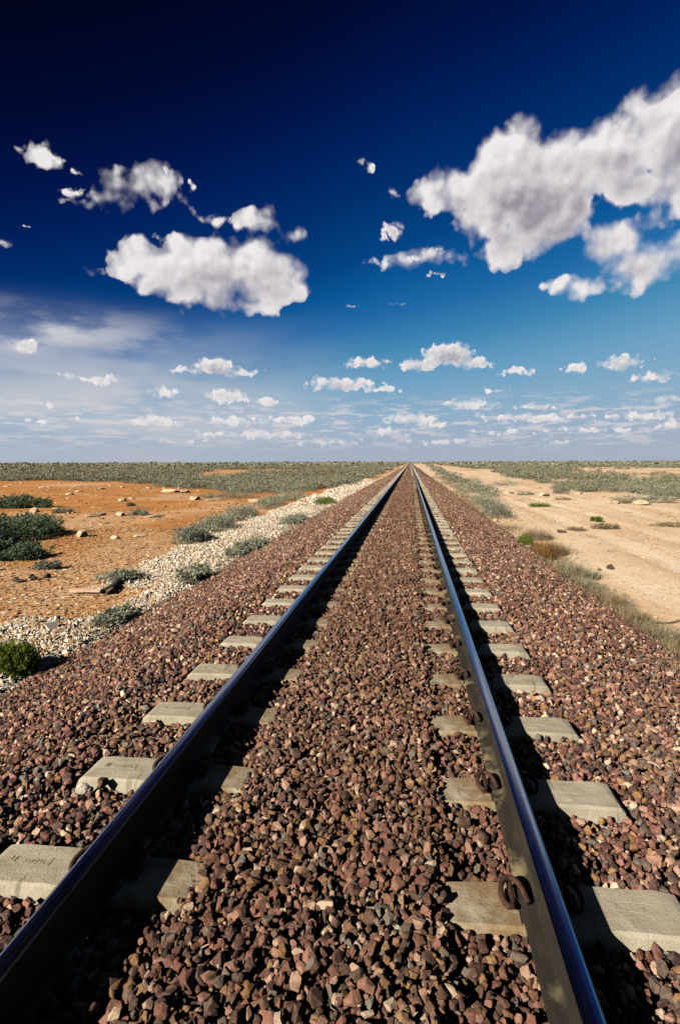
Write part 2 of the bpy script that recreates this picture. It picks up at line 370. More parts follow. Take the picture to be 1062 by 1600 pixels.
def m_white(T, b):
    pos = T.pos(); rnd = T.attr('rnd')
    c = T.ramp(rnd, [(0, pig(206, 196, 180)), (.3, pig(222, 214, 202)), (.5, pig(186, 174, 154)), (.68, pig(200, 180, 148)), (.82, pig(146, 134, 116)), (.92, pig(176, 130, 84))], 'CONSTANT')
    c = T.mix(T.sstep(T.noise(pos, 30, 4, .6), .45, .8, 0.0, .4), c, pig(170, 146, 112))
    c = T.mix(1.0, c, (1.24, 1.235, 1.22), 'MULTIPLY')
    T.put(b.inputs['Base Color'], c); bump(T, b, T.noise(pos, 120, 4, .6), .004, .8)
MW = material('limestone_chips', m_white)
def m_rock(T, b):
    o = T.obj()
    c = T.ramp(T.noise(o, 3.5, 5, .65), [(.25, pig(150, 118, 84)), (.45, pig(200, 172, 136)), (.7, pig(230, 210, 178))])
    c = T.mix(T.sstep(T.noise(o, 9, 3, .6), .58, .7, 0.0, .6), c, pig(120, 92, 66))
    T.put(b.inputs['Base Color'], c); bump(T, b, T.noise(o, 22, 6, .65), .03, .8)
MROCK = material('limestone_rock', m_rock)
def m_darkrock(T, b):
    o = T.obj()
    T.put(b.inputs['Base Color'], T.ramp(T.noise(o, 6, 4, .6), [(.3, pig(54, 44, 38)), (.7, pig(110, 88, 66))])); bump(T, b, T.noise(o, 20, 5), .03, .8)
MDROCK = material('dark_rock', m_darkrock)
def m_ground(T, b):
    pos = T.pos()
    og, wh, gr = T.attr('orange'), T.attr('white'), T.attr('scrub')
    n1 = T.noise(pos, .55, 6, .6); n2 = T.noise(pos, 7.0, 5, .65); n3 = T.noise(pos, 45, 3, .6)
    nl = T.noise(T.v('MULTIPLY', pos, (1.0, .22, 1.0)), .9, 5, .62)          # wheel-worn streaks along the track
    ora = T.ramp(n1, [(.28, pig(164, 102, 42)), (.47, pig(188, 124, 56)), (.62, pig(200, 140, 72)), (.78, pig(208, 168, 116))])
    tan = T.ramp(nl, [(.25, pig(202, 162, 124)), (.42, pig(224, 190, 152)), (.58, pig(234, 206, 174)), (.75, pig(240, 222, 196))])
    c = T.mix(T.m('ADD', og, T.m('MULTIPLY', T.m('SUBTRACT', n1, .5), T.m('MULTIPLY', 1.2, T.m('MULTIPLY', og, T.m('SUBTRACT', 1.0, og)))), clamp=True), tan, ora)
    P3 = T.xyz(pos); lane = T.m('SUBTRACT', P3[0], T.m('MULTIPLY', P3[1], .012))
    lane = T.m('ADD', lane, T.m('MULTIPLY', T.m('SUBTRACT', T.noise(T.v('MULTIPLY', pos, (.2, .05, 1.0)), 1.0, 2, .5), .5), 1.1))
    for x0_ in (4.9, 6.5, 8.6):
        w_ = T.sstep(T.m('ABSOLUTE', T.m('SUBTRACT', lane, x0_)), .14, .42, 1.0, 0.0)
        c = T.mix(T.m('MULTIPLY', w_, T.sstep(n1, .3, .6, .15, .6)), c, pig(244, 224, 198))
        e_ = T.sstep(T.m('ABSOLUTE', T.m('SUBTRACT', T.m('ABSOLUTE', T.m('SUBTRACT', lane, x0_)), .42)), .0, .14, 1.0, 0.0)
        c = T.mix(T.m('MULTIPLY', e_, T.sstep(n2, .35, .65, .0, .5)), c, pig(196, 150, 108))
    c = T.mix(T.sstep(n2, .56, .74, 0.0, .45), c, pig(232, 206, 172))
    c = T.mix(T.sstep(n2, .46, .28, 0.0, .35), c, pig(140, 92, 52))
    c = T.mix(T.sstep(T.m('ADD', wh, T.m('MULTIPLY', T.m('SUBTRACT', n2, .5), .7)), .35, .65), c, pig(226, 214, 194))
    # the saltbush plain where single bushes are too far to tell apart
    sv = T.noise(T.v('MULTIPLY', pos, (1.0, 1.0, 1.0)), .9, 4, .6)
    sp = T.noise(T.v('MULTIPLY', pos, (.006, .012, 1.0)), 1.0, 5, .6)
    sc = T.ramp(sv, [(.3, pig(92, 98, 72)), (.5, pig(124, 128, 98)), (.7, pig(150, 148, 118))])
    bare = T.sstep(sp, .54, .62)
    c = T.mix(T.m('MULTIPLY', gr, T.m('SUBTRACT', 1.0, T.m('MULTIPLY', bare, .75))), c, sc)
    T.put(b.inputs['Base Color'], c)
    h = T.m('ADD', T.m('MULTIPLY', n2, .6), T.m('MULTIPLY', n3, .35))
    bump(T, b, h, .05, .9)
MG = material('outback_soil', m_ground, 1.0)
def m_concrete(T, b):
    o = T.obj()
    oi = T.new('ShaderNodeObjectInfo')
    n = T.noise(o, 9, 6, .65); f = T.noise(o, 130, 3, .7)
    # each sleeper has its own weathering
    rn = oi.outputs['Random']
    off = T.v('ADD', o, T.comb(T.m('MULTIPLY', rn, 37.0), T.m('MULTIPLY', rn, 11.0), 0.0))
    st = T.noise(T.v('MULTIPLY', off, (1.0, 3.0, 1.0)), 4.5, 5, .6)
    c = T.ramp(st, [(.28, pig(152, 145, 125)), (.5, pig(177, 169, 148)), (.72, pig(195, 188, 169))])
    c = T.mix(T.sstep(rn, 0, 1, 0.0, .25), c, pig(140, 132, 108))
    c = T.mix(T.sstep(f, .58, .72, 0.0, .4), c, pig(112, 104, 84))
    c = T.mix(T.sstep(T.noise(T.v('MULTIPLY', off, (22.0, 2.5, 1.0)), 1.0, 3, .6), .60, .68, 0.0, .5), c, pig(84, 80, 66))
    # rust and oil washed out of the fastenings
    X = T.xyz(o); ax = T.m('ABSOLUTE', X[0])
    rz = T.m('MULTIPLY', T.sstep(ax, .34, .56), T.sstep(ax, .70, .98, 1.0, 0.0))
    c = T.mix(T.m('MULTIPLY', rz, T.sstep(n, .34, .62, .12, .8)), c, pig(124, 92, 46))
    T.put(b.inputs['Base Color'], c)
    bump(T, b, T.m('ADD', n, T.m('MULTIPLY', f, .5)), .009, .8)
MC = material('weathered_concrete', m_concrete, .92)
def m_rust(T, b):
    o = T.obj()
    T.put(b.inputs['Base Color'], T.ramp(T.noise(o, 70, 5, .65), [(.3, pig(36, 26, 22)), (.5, pig(62, 40, 30)), (.72, pig(104, 60, 40))]))
    bump(T, b, T.noise(o, 180, 4), .002, .8)
MRUST = material('rusted_iron', m_rust, .8)
def m_pad(T, b): b.inputs['Base Color'].default_value = pig(46, 44, 40) + (1,)
MPAD = material('rail_pad_rubber', m_pad, .8)
def m_railtop(T, b):
    pos = T.pos()
    s = T.noise(T.v('MULTIPLY', pos, (160.0, 1.4, 1.0)), 1.0, 4, .6)
    b.inputs['Metallic'].default_value = 1.0
    T.put(b.inputs['Base Color'], T.ramp(s, [(.3, srgb(166, 170, 178)), (.7, srgb(184, 188, 194))]))
    T.put(b.inputs['Roughness'], T.lin(s, .3, .7, .13, .22))
    bump(T, b, s, .0002, .06)
MRT = material('polished_rail_steel', m_railtop, .22)
def m_railside(T, b):
    pos = T.pos()
    s = T.noise(T.v('MULTIPLY', pos, (30.0, 5.0, 30.0)), 1.0, 6, .65)
    z = T.xyz(pos)[2]
    c = T.ramp(s, [(.3, pig(22, 19, 15)), (.5, pig(36, 30, 22)), (.7, pig(62, 48, 33))])
    dust = T.m('MULTIPLY', T.sstep(z, .040, .018), T.sstep(T.noise(pos, 2.2, 5, .65), .50, .62))
    c = T.mix(T.m('MULTIPLY', dust, .85), c, pig(150, 138, 104))
    T.put(b.inputs['Base Color'], c); bump(T, b, s, .003, .6)
MRS = material('grimy_rail_steel', m_railside, .92)
def leafmat(name, stops, trans=.25):
    m = bpy.data.materials.new(name); m.use_nodes = True
    T = NT(m.node_tree); T.n.clear()
    c = T.ramp(T.attr('rnd'), stops)
    oi = T.new('ShaderNodeObjectInfo')
    hs = T.new('ShaderNodeHueSaturation'); T.put(hs.inputs['Color'], c)
    T.put(hs.inputs['Value'], T.lin(oi.outputs['Random'], 0, 1, .82, 1.14)); T.put(hs.inputs['Hue'], T.lin(oi.outputs['Random'], 0, 1, .485, .512))
    d = T.new('ShaderNodeBsdfDiffuse'); T.put(d.inputs[0], hs.outputs[0])
    t = T.new('ShaderNodeBsdfTranslucent'); T.put(t.inputs[0], hs.outputs[0])
    mx = T.new('ShaderNodeMixShader'); mx.inputs[0].default_value = trans
    T.l.new(d.outputs[0], mx.inputs[1]); T.l.new(t.outputs[0], mx.inputs[2])
    out = T.new('ShaderNodeOutputMaterial'); T.l.new(mx.outputs[0], out.inputs[0])
    return m
MSALT = leafmat('saltbush_leaf', [(0, leaf(92, 99, 84)), (.35, leaf(130, 133, 113)), (.7, leaf(160, 161, 140)), (1, leaf(190, 187, 164))])
MDKSALT = leafmat('dark_saltbush_leaf', [(0, leaf(62, 80, 64)), (.4, leaf(88, 108, 84)), (.75, leaf(116, 134, 104)), (1, leaf(156, 164, 132))])
MOLIVE = leafmat('olive_straw', [(0, leaf(98, 94, 78)), (.5, leaf(134, 127, 104)), (1, leaf(170, 160, 134))], .3)
MPLAIN = leafmat('plain_saltbush_leaf', [(0, leaf(112, 115, 96)), (.5, leaf(141, 142, 119)), (1, leaf(170, 168, 144))])
MGREEN = leafmat('green_leaf', [(0, leaf(62, 88, 34)), (.5, leaf(92, 118, 46)), (1, leaf(134, 150, 70))], .35)
MDRY = leafmat('dry_straw', [(0, leaf(106, 96, 74)), (.45, leaf(144, 130, 100)), (.75, leaf(178, 160, 124)), (1, leaf(124, 118, 92))], .3)
MBRN = leafmat('brown_straw', [(0, leaf(120, 92, 56)), (.5, leaf(156, 122, 76)), (1, leaf(180, 150, 102))], .3)
def m_twig(T, b):
    T.put(b.inputs['Base Color'], T.ramp(T.noise(T.obj(), 20, 3), [(.3, pig(70, 58, 46)), (.7, pig(120, 104, 84))]))
MTWIG = material('grey_twig', m_twig)
def m_oldwood(T, b):
    o = T.obj(); s = T.noise(T.v('MULTIPLY', o, (3.0, 60.0, 60.0)), 1.0, 4, .6)
    T.put(b.inputs['Base Color'], T.ramp(s, [(.3, pig(196, 160, 128)), (.7, pig(226, 196, 166))])); bump(T, b, s, .004)
MWOOD = material('bleached_wood', m_oldwood)
def m_iron(T, b):
    o = T.obj(); s = T.noise(o, 14, 5, .65)
    T.put(b.inputs['Base Color'], T.ramp(s, [(.3, pig(58, 54, 52)), (.55, pig(96, 94, 92)), (.75, pig(132, 124, 114))])); bump(T, b, s, .004)
    b.inputs['Metallic'].default_value = .3
MIRON = material('weathered_sheet_iron', m_iron, .55)

# ------------------------------------------------------------------ terrain
def in_white(x, y):
    e = (fbm(x * .9, y * .9, 5) - .5) * .95
    xo = -4.9 - np.clip((y - 7) * .075, -.2, .7) - np.clip((y - 16) * .012, 0, 1.3)
    w = sst(x, xo - .25 + e, xo + .25 + e) * sst(x, -3.35, -3.6 - .35 * sst(y, 6, 20))
    gap = sst(y, 6.55, 7.0) * sst(y, 9.3, 8.3) * sst(x, -3.9, -4.25)         # orange soil breaks through here
    fade = sst(y, 130, 60) * .7 + .3
    far = 1 - .75 * sst(fbm(x * .2, y * .12, 31), .42, .55) * sst(y, 30, 45)
    return w * (1 - gap) * fade * far
def gz(x, y):
    """ground level"""
    x = np.asarray(x, float); y = np.asarray(y, float)
    side = np.maximum(x - 2.2, -3.0 - x); away = sst(side, 0.0, 2.5)
    z = GZ + away * ((fbm(x * .22, y * .22, 3) - .5) * .16 + (fbm(x * 1.3, y * 1.3, 8) - .5) * .05)
    z = z + in_white(x, y) * .07 * sst(y, 60, 20)
    z = z + (fbm(x * .012, y * .012, 21) - .5) * .9 * sst(np.hypot(x, y), 60, 260)
    # the graded road on the right has shallow wheel ruts
    z = z - .035 * np.exp(-((x - 4.9 - .012 * y) / .35) ** 2) - .03 * np.exp(-((x - 6.5 - .012 * y) / .35) ** 2)
    return z
EDGE_L = ([-400, -38.8, -25, -10.7, -7.3, -6.4], [66, 60.5, 55, 36, 38, 44])
def plain_cover(x, y):
    """how densely saltbush covers the plain, 0..1"""
    eL = np.interp(x, *EDGE_L) + (fbm(x * .15, y * .15, 12) - .5) * 9
    L = sst(y, eL - 1.5, eL + 1.5) * (x < -6.2)
    ex = np.interp(y, [0, 30, 40, 43, 79, 138, 300, 1000], [16, 13.5, 12.4, 11.0, 13.2, 17.5, 18.5, 30]) + (fbm(x * .2, y * .12, 44) - .5) * 5
    Rr = sst(x, ex - .8, ex + 1.5) * (x > 0) * sst(y, 26, 34)
    c = np.maximum(L, Rr)
    patch = fbm(x / 16, y / 26, 77)
    strength = np.where(x > 0, 1.0, 1.0)
    c = c * (1 - sst(patch, np.where(x > 0, .46, .53), np.where(x > 0, .57, .61)) * strength)
    patch2 = fbm(x / 60 + 7, y / 22, 55); c = c * (1 - .9 * sst(patch2, .50, .57) * sst(y, 55, 80))
    strip = np.exp(-((x - 3.6 - .02 * y) / .7) ** 2) * (y > 34) * .5
    strip2 = np.exp(-((x + 5.4 + .01 * y) / 1.3) ** 2) * (y > 50) * .8
    return np.maximum(c, np.maximum(strip, strip2))
def axis(lo, a, b, hi, step, growth):
    v = list(np.arange(a, b, step)); s = step; x = v[-1]
    while x < hi: s *= growth; x += s; v.append(x)
    s = step; x = v[0]; pre = []
    while x > lo: s *= growth; x -= s; pre.append(x)
    return np.array(pre[::-1] + v)
gx = axis(-26000, -14, 13, 26000, .13, 1.14); gy = axis(-40, -2, 34, 30000, .13, 1.09)
GX, GY = np.meshgrid(gx, gy); nx, ny = len(gx), len(gy)
x, y = GX.ravel(), GY.ravel()
idx = np.arange(nx * ny).reshape(ny, nx)
quads = np.stack([idx[:-1, :-1], idx[:-1, 1:], idx[1:, 1:], idx[1:, :-1]], -1).reshape(-1, 4)
orange = np.where(x < 0, sst(x, -3.5, -4.3) * sst(y, 600, 40) , .0 + .6 * sst(fbm(x * .09, y * .07, 61), .5, .62) * sst(x, 9, 15))
orange = np.where(x < 0, orange * (1 - .38 * sst(fbm(x * .16, y * .16, 15), .5, .66)), orange)
scrub = sst(np.hypot(x, y), 180, 900) * np.where((x > 2) & (x < np.interp(y, [0, 300, 1000], [16, 18, 30])), sst(y, 500, 900), 1.0)
scrub = np.where((x > -3.4) & (x < 2.6), 0, scrub)
ground_me = np_mesh('ground', np.stack([x, y, gz(x, y)], 1), quads, MG, dict(orange=orange, white=in_white(x, y), scrub=scrub), True)
link('ground', ground_me, kind='structure')

# ------------------------------------------------------------------ ballast bed under the loose stones
def bed_z(x, y=None):
    a = np.abs(x - XC)
    toe = np.where(x < XC, np.interp(-np.asarray(x), [0, 1.9, 3.55, 3.9], [0, 0, -.5, -.66]), np.interp(x, [0, 1.45, 2.75, 3.1], [0, 0, -.5, -.66]))
    z = np.where(a < .40, .02, np.where(a < .50, .02 - (a - .40) / .10 * .045, -.025))
    return np.where(toe < -.001, np.minimum(z, -.025 + toe), z)
bx_ = np.concatenate([np.linspace(-4.1, -1.8, 14), np.linspace(-1.7, -.95, 6), np.linspace(-.9, .3, 22), np.linspace(.4, 1.3, 6), np.linspace(1.45, 3.3, 12)])
by_ = np.concatenate([np.arange(-4, 60, 1.0), np.geomspace(60, 9000, 50)])
BX, BY = np.meshgrid(bx_, by_); xb, yb = BX.ravel(), BY.ravel()
zb = bed_z(xb) - .045 * sst(yb, 62, 52) - .02
idx = np.arange(len(xb)).reshape(len(by_), len(bx_))
quads = np.stack([idx[:-1, :-1], idx[:-1, 1:], idx[1:, 1:], idx[1:, :-1]], -1).reshape(-1, 4)
link('ballast_bed', np_mesh('ballast_bed', np.stack([xb, yb, zb], 1), quads, MBED, None, True), kind='structure')

# ------------------------------------------------------------------ loose ballast
def on_sleeper(x, y, mar):
    a = np.abs(x - XC)
    k = np.round((y - SL_Y0) / SL_DY)
    return (a < 1.255 + mar) & (a > .41 + vnoise(y * 9, x * 0 + (x > XC) * 5.0, 3) * .08) & (np.abs(y - SL_Y0 - k * SL_DY) < .105 + mar)
def scatter_xy(x0, x1, y0, y1, sp):
    X, Y = np.meshgrid(np.arange(x0, x1, sp), np.arange(y0, y1, sp))
    X = X.ravel() + rng.uniform(-.5, .5, X.size) * sp; Y = Y.ravel() + rng.uniform(-.5, .5, Y.size) * sp
    return X, Y
def ballast_block(y0, y1, sp, size, npts, nproto, seed):
    protos = [hull_stone(npts, seed + i) for i in range(nproto)]
    X, Y = scatter_xy(-3.75, 2.95, y0, y1, sp)
    edge = np.where(X < 0, (X + 3.4) / .3 + (fbm(X * 1.5, Y * 1.5, 2) - .5) * 2.2 - np.clip((Y - 8) * .05, 0, 1) * -1.0, (2.6 - X) / .3 + (fbm(X * 1.5, Y * 1.5, 4) - .5) * 2.2)
    keep = rng.uniform(0, 1, X.size) < np.clip(edge + 1, 0, 1)
    s = size * np.clip(np.exp(rng.normal(-.04, .36, X.size)), .4, 1.65)
    keep &= ~on_sleeper(X, Y, .010 + s * .22)
    rail = np.minimum(np.abs(X - RAILS[0]), np.abs(X - RAILS[1])) < .085
    X, Y, s, rail = X[keep], Y[keep], s[keep], rail[keep]
    Z = bed_z(X) + rng.uniform(-.028, .014, X.size) + (fbm(X * 3, Y * 3, 6) - .5) * .045
    Z = np.where(rail, np.minimum(Z, -.035), Z)
    return merge(protos, np.stack([X, Y, Z], 1), s[:, None] * rng.uniform(.8, 1.25, (X.size, 3)), rot_mats(X.size), rng.uniform(0, 1, X.size))
parts = [ballast_block(-.3, 4.6, .0215, .0345, 20, 30, 100), ballast_block(4.6, 12, .0265, .0405, 13, 20, 200), ballast_block(12, 30, .037, .050, 9, 16, 300), ballast_block(30, 62, .065, .078, 7, 12, 400)]
Vs, Fs, Rs, base = [], [], [], 0
for v_, f_, r_ in parts:
    Vs.append(v_); Fs.append(f_ + base); Rs.append(r_); base += len(v_)
link('ballast', np_mesh('ballast', np.concatenate(Vs), np.concatenate(Fs), MB, dict(rnd=np.concatenate(Rs))), kind='stuff')

# white limestone chips left of the ballast
X1, Y1 = scatter_xy(-7.4, -3.1, 2.2, 26, .036); X2, Y2 = scatter_xy(-8.2, -3.5, 26, 62, .08)
X = np.concatenate([X1, X2]); Y = np.concatenate([Y1, Y2]); S = np.concatenate([np.full(X1.size, .039), np.full(X2.size, .085)])
keep = rng.uniform(0, 1, X.size) < in_white(X, Y) * 1.5
X, Y, S = X[keep], Y[keep], S[keep] * np.exp(rng.normal(0, .38, keep.sum()))
v_, f_, r_ = merge([hull_stone(10, 500 + i, .5) for i in range(14)], np.stack([X, Y, np.maximum(gz(X, Y), bed_z(X) - .03) + S * .12], 1), S[:, None] * rng.uniform(.8, 1.3, (X.size, 3)), rot_mats(X.size), rng.uniform(0, 1, X.size))
link('white_gravel', np_mesh('white_gravel', v_, f_, MW, dict(rnd=r_)), kind='stuff')

# pebbles strewn over the bare soil
def pebble_col(T, b):
    c = T.ramp(T.attr('rnd'), [(0, pig(190, 148, 98)), (.25, pig(206, 176, 136)), (.45, pig(172, 116, 62)), (.72, pig(186, 134, 80)), (.86, pig(222, 202, 170)), (.95, pig(116, 78, 50))], 'CONSTANT')
    x_ = T.xyz(T.pos())[0]
    c = T.mix(T.sstep(x_, 0.0, .5, 0.0, .7), c, pig(232, 204, 172))
    T.put(b.inputs['Base Color'], c)
MPEB = material('soil_pebble', pebble_col)
def strew(n, x0, x1, y0, y1, smin, smax, clump=.0):
    X = rng.uniform(x0, x1, n); Y = y0 + (y1 - y0) * rng.uniform(0, 1, n) ** 1.6
    k = fbm(X * .5, Y * .5, 90) + rng.uniform(-.25, .25, n) > .5 * clump + .15
    X, Y = X[k], Y[k]
    return X, Y, smin * (smax / smin) ** (rng.uniform(0, 1, X.size) ** 2.6)
sets = [strew(62000, -12, -3.7, 5, 17, .018, .10, .2), strew(15000, -30, -5, 16, 48, .03, .22, .6), strew(42000, 2.7, 10.5, 4.5, 24, .014, .075, .2), strew(6000, 3.5, 17, 20, 60, .03, .14, .6)]
X, Y, S = (np.concatenate([s[i] for s in sets]) for i in range(3))
v_, f_, r_ = merge([hull_stone(8, 700 + i, .35) for i in range(12)], np.stack([X, Y, gz(X, Y) + S * .08], 1), S[:, None] * np.stack([rng.uniform(.8, 1.5, X.size), rng.uniform(.8, 1.4, X.size), rng.uniform(.4, .8, X.size)], 1), rot_mats(X.size, False), rng.uniform(0, 1, X.size))
link('pebbles', np_mesh('pebbles', v_, f_, MPEB, dict(rnd=r_)), kind='stuff')

# ------------------------------------------------------------------ rails
def rail_profile():
    H, hw, fw, ww = .158, .035, .067, .0085
    right = [(fw, 0), (fw, .010), (fw - .004, .013), (.022, .024), (.011, .034), (ww, .050), (ww, .095), (.013, .108), (.030, .116), (hw, .121), (hw, .141), (hw - .0008, .1465), (hw - .0035, .1512), (hw - .0085, .1545), (hw - .016, .1564), (.009, .1576), (0, H)]
    left = [(-a, b) for a, b in right[::-1][1:]]
    return right + left
prof = rail_profile(); npf = len(prof)
ry = np.concatenate([np.arange(-4, 40, 1.0), np.geomspace(40, 9000, 60)])
V = np.array([[px, yy, pz + .004] for yy in ry for px, pz in prof])
Fq, mi = [], []
for j in range(len(ry) - 1):
    for i in range(npf):
        i2 = (i + 1) % npf
        Fq.append([j * npf + i, j * npf + i2, (j + 1) * npf + i2, (j + 1) * npf + i])
        mi.append(0 if min(prof[i][1], prof[i2][1]) >= .1540 else 1)
rail_me = np_mesh('rail', V, np.array(Fq), [MRT, MRS], None, False, mi)
rail_me.polygons.foreach_set('use_smooth', [m_ == 0 for m_ in mi])
for xr, lab in ((RAILS[0], 'left-hand steel rail whose wide black shadow falls on the stones between the rails'), (RAILS[1], 'right-hand steel rail, its grimy side and rusty clips facing the track centre')):
    link('rail', rail_me, None, (xr, 0, 0), label=lab, category='rail', group='rails of the track')

# ------------------------------------------------------------------ sleepers
def sleeper_mesh(detail=True):
    xs = np.concatenate([[-1.262, -1.252, -1.235, -1.215], np.linspace(-1.195, 1.195, 61 if detail else 9), [1.215, 1.235, 1.252, 1.262]])
    r = np.random.default_rng(4)
    rows = []
    for x_ in xs:
        a = abs(x_)
        zt = np.interp(a, [0, .30, .48, .62, .95, 1.19, 1.215, 1.235, 1.252, 1.262], [-.035, -.03, -.004, 0, .012, .012, .006, -.012, -.05, -.12])
        ht = np.interp(a, [0, .4, .6, 1.19, 1.262], [.088, .094, .100, .100, .088])
        j = lambda s=.0012: r.normal(0, s) if detail else 0
        hb = ht + .03; zb_ = -.21
        rows.append([(x_, -hb, zb_), (x_ + j(), -ht - .010 + j(), zt - .060 + j()), (x_, -ht - .003 + j(.0018), zt - .010 + j()), (x_ + j(), -ht + .006 + j(.0015), zt + j(.0006)), (x_, 0, zt + j(.0005)),
                     (x_ + j(), ht - .006 + j(.0015), zt + j(.0006)), (x_, ht + .003 + j(.0018), zt - .010 + j()), (x_ + j(), ht + .010 + j(), zt - .060 + j()), (x_, hb, zb_)])
    k = len(rows[0]); V = np.array(rows).reshape(-1, 3)
    Fc = []
    for i in range(len(xs) - 1):
        for c in range(k - 1): Fc.append([i * k + c, i * k + c + 1, (i + 1) * k + c + 1, (i + 1) * k + c])
    n = len(xs)
    for c in range(k // 2):
        c2 = k - 1 - c
        if c + 1 < c2 - 1 or c + 1 == c2 - 1:
            Fc.append([c, c2, c2 - 1, c + 1]); b0 = (n - 1) * k; Fc.append([b0 + c + 1, b0 + c2 - 1, b0 + c2, b0 + c])
    Fc = np.array(Fc)[:, ::-1]
    return V, Fc
def tube(pts, rad, n=8, sub=5):
    P = [Vector(p) for p in pts]; C = []
    for i in range(len(P) - 1):
        p0, p1, p2, p3 = P[max(i - 1, 0)], P[i], P[i + 1], P[min(i + 2, len(P) - 1)]
        for s in range(sub):
            t = s / sub
            C.append(.5 * (2 * p1 + (p2 - p0) * t + (2 * p0 - 5 * p1 + 4 * p2 - p3) * t * t + (3 * p1 - p0 - 3 * p2 + p3) * t ** 3))
    C.append(P[-1])
    V, Fc = [], []; up = Vector((0.31, .2, .93)); prev = None
    for i, c in enumerate(C):
        d = (C[min(i + 1, len(C) - 1)] - C[max(i - 1, 0)]).normalized()
        a = (prev - d * prev.dot(d)) if prev else d.cross(up)
        a.normalize(); prev = a; b_ = d.cross(a)
        r_ = rad(i / (len(C) - 1)) if callable(rad) else rad
        for q in range(n):
            t = 2 * math.pi * q / n; V.append((c + (a * math.cos(t) + b_ * math.sin(t)) * r_)[:])
    for i in range(len(C) - 1):
        for q in range(n): Fc.append([i * n + q, i * n + (q + 1) % n, (i + 1) * n + (q + 1) % n, (i + 1) * n + q])
    V.append(C[0][:]); V.append(C[-1][:])
    e = len(C) * n
    for q in range(n): Fc.append([e, (q + 1) % n, q, q]); Fc.append([e + 1, e - n + q, e - n + (q + 1) % n, e - n + (q + 1) % n])
    return np.array(V), [list(dict.fromkeys(f)) for f in Fc]
def py_mesh(name, V, Fc, mats, smooth=False):
    me = bpy.data.meshes.new(name); me.from_pydata([tuple(v) for v in V], [], [tuple(f) for f in Fc])
    for m in (mats if isinstance(mats, list) else [mats]): me.materials.append(m)
    if smooth: me.polygons.foreach_set('use_smooth', [True] * len(me.polygons))
    me.update(); return me
def bevel_box(name, sx, sy, sz, bev, mat, top=1.0):
    bm = bmesh.new(); bmesh.ops.create_cube(bm, size=1)
    for v in bm.verts:
        t = top if v.co.z > 0 else 1.0
        v.co = Vector((v.co.x * sx * t, v.co.y * sy * t, (v.co.z + .5) * sz))
    bmesh.ops.bevel(bm, geom=list(bm.edges), offset=bev, segments=2, affect='EDGES')
    me = bpy.data.meshes.new(name); bm.to_mesh(me); bm.free(); me.materials.append(mat); return me

slV, slF = sleeper_mesh(True); sleeper_me = np_mesh('sleeper', slV, slF, MC)
clip_pts = [(.094, .050, .034), (.094, .01, .032), (.094, -.034, .032), (.100, -.056, .035), (.114, -.062, .039), (.127, -.044, .044), (.130, -.008, .049), (.119, .028, .054), (.098, .042, .057), (.074, .032, .055), (.058, .004, .048), (.050, -.024, .040), (.047, -.040, .036)]
cv, cf = tube(clip_pts, .0095, 8, 5); clip_me = py_mesh('rail_clip', cv, cf, MRUST, True)
clip_me_m = py_mesh('rail_clip_m', [(-a, b, c) for a, b, c in cv], [f[::-1] for f in cf], MRUST, True)
shoulder_me = bevel_box('clip_shoulder', .044, .072, .042, .007, MRUST, .8)
insul_me = bevel_box('clip_insulator', .034, .06, .022, .004, MPAD)
pad_me = bevel_box('rail_pad', .150, .17, .008, .002, MPAD)
# raised maker's panel cast into the sleeper ends: a shallow frame, with worn relief on one end
def mark_mesh(worn):
    bm = bmesh.new()
    def bar(x, y, sx, sy, h, rz=0):
        g = bmesh.ops.create_cube(bm, size=1, matrix=Matrix.Translation((x, y, h / 2)) @ Matrix.Rotation(rz, 4, 'Z') @ Matrix.Diagonal((sx, sy, h, 1)))
    bar(0, 0, .150, .036, .0018)
    for sgn in (1, -1): bar(0, sgn * .0195, .156, .004, .0036)
    bar(.0775, 0, .0035, .042, .0034); bar(-.0775, 0, .0035, .042, .0034)
    if worn:
        r = random.Random(3)
        bar(-.062, 0, .006, .03, .0042); bar(-.069, -.013, .014, .005, .0042)
        for i in range(6): bar(-.02 + i * .014 + r.uniform(-.003, .003), -.004 + r.uniform(-.003, .003), .006, r.uniform(.008, .016), .0036, r.uniform(-.6, .6))
    me = bpy.data.meshes.new('maker_mark'); bm.to_mesh(me); bm.free(); me.materials.append(MC); return me
mark_plain, mark_worn = mark_mesh(False), mark_mesh(True)

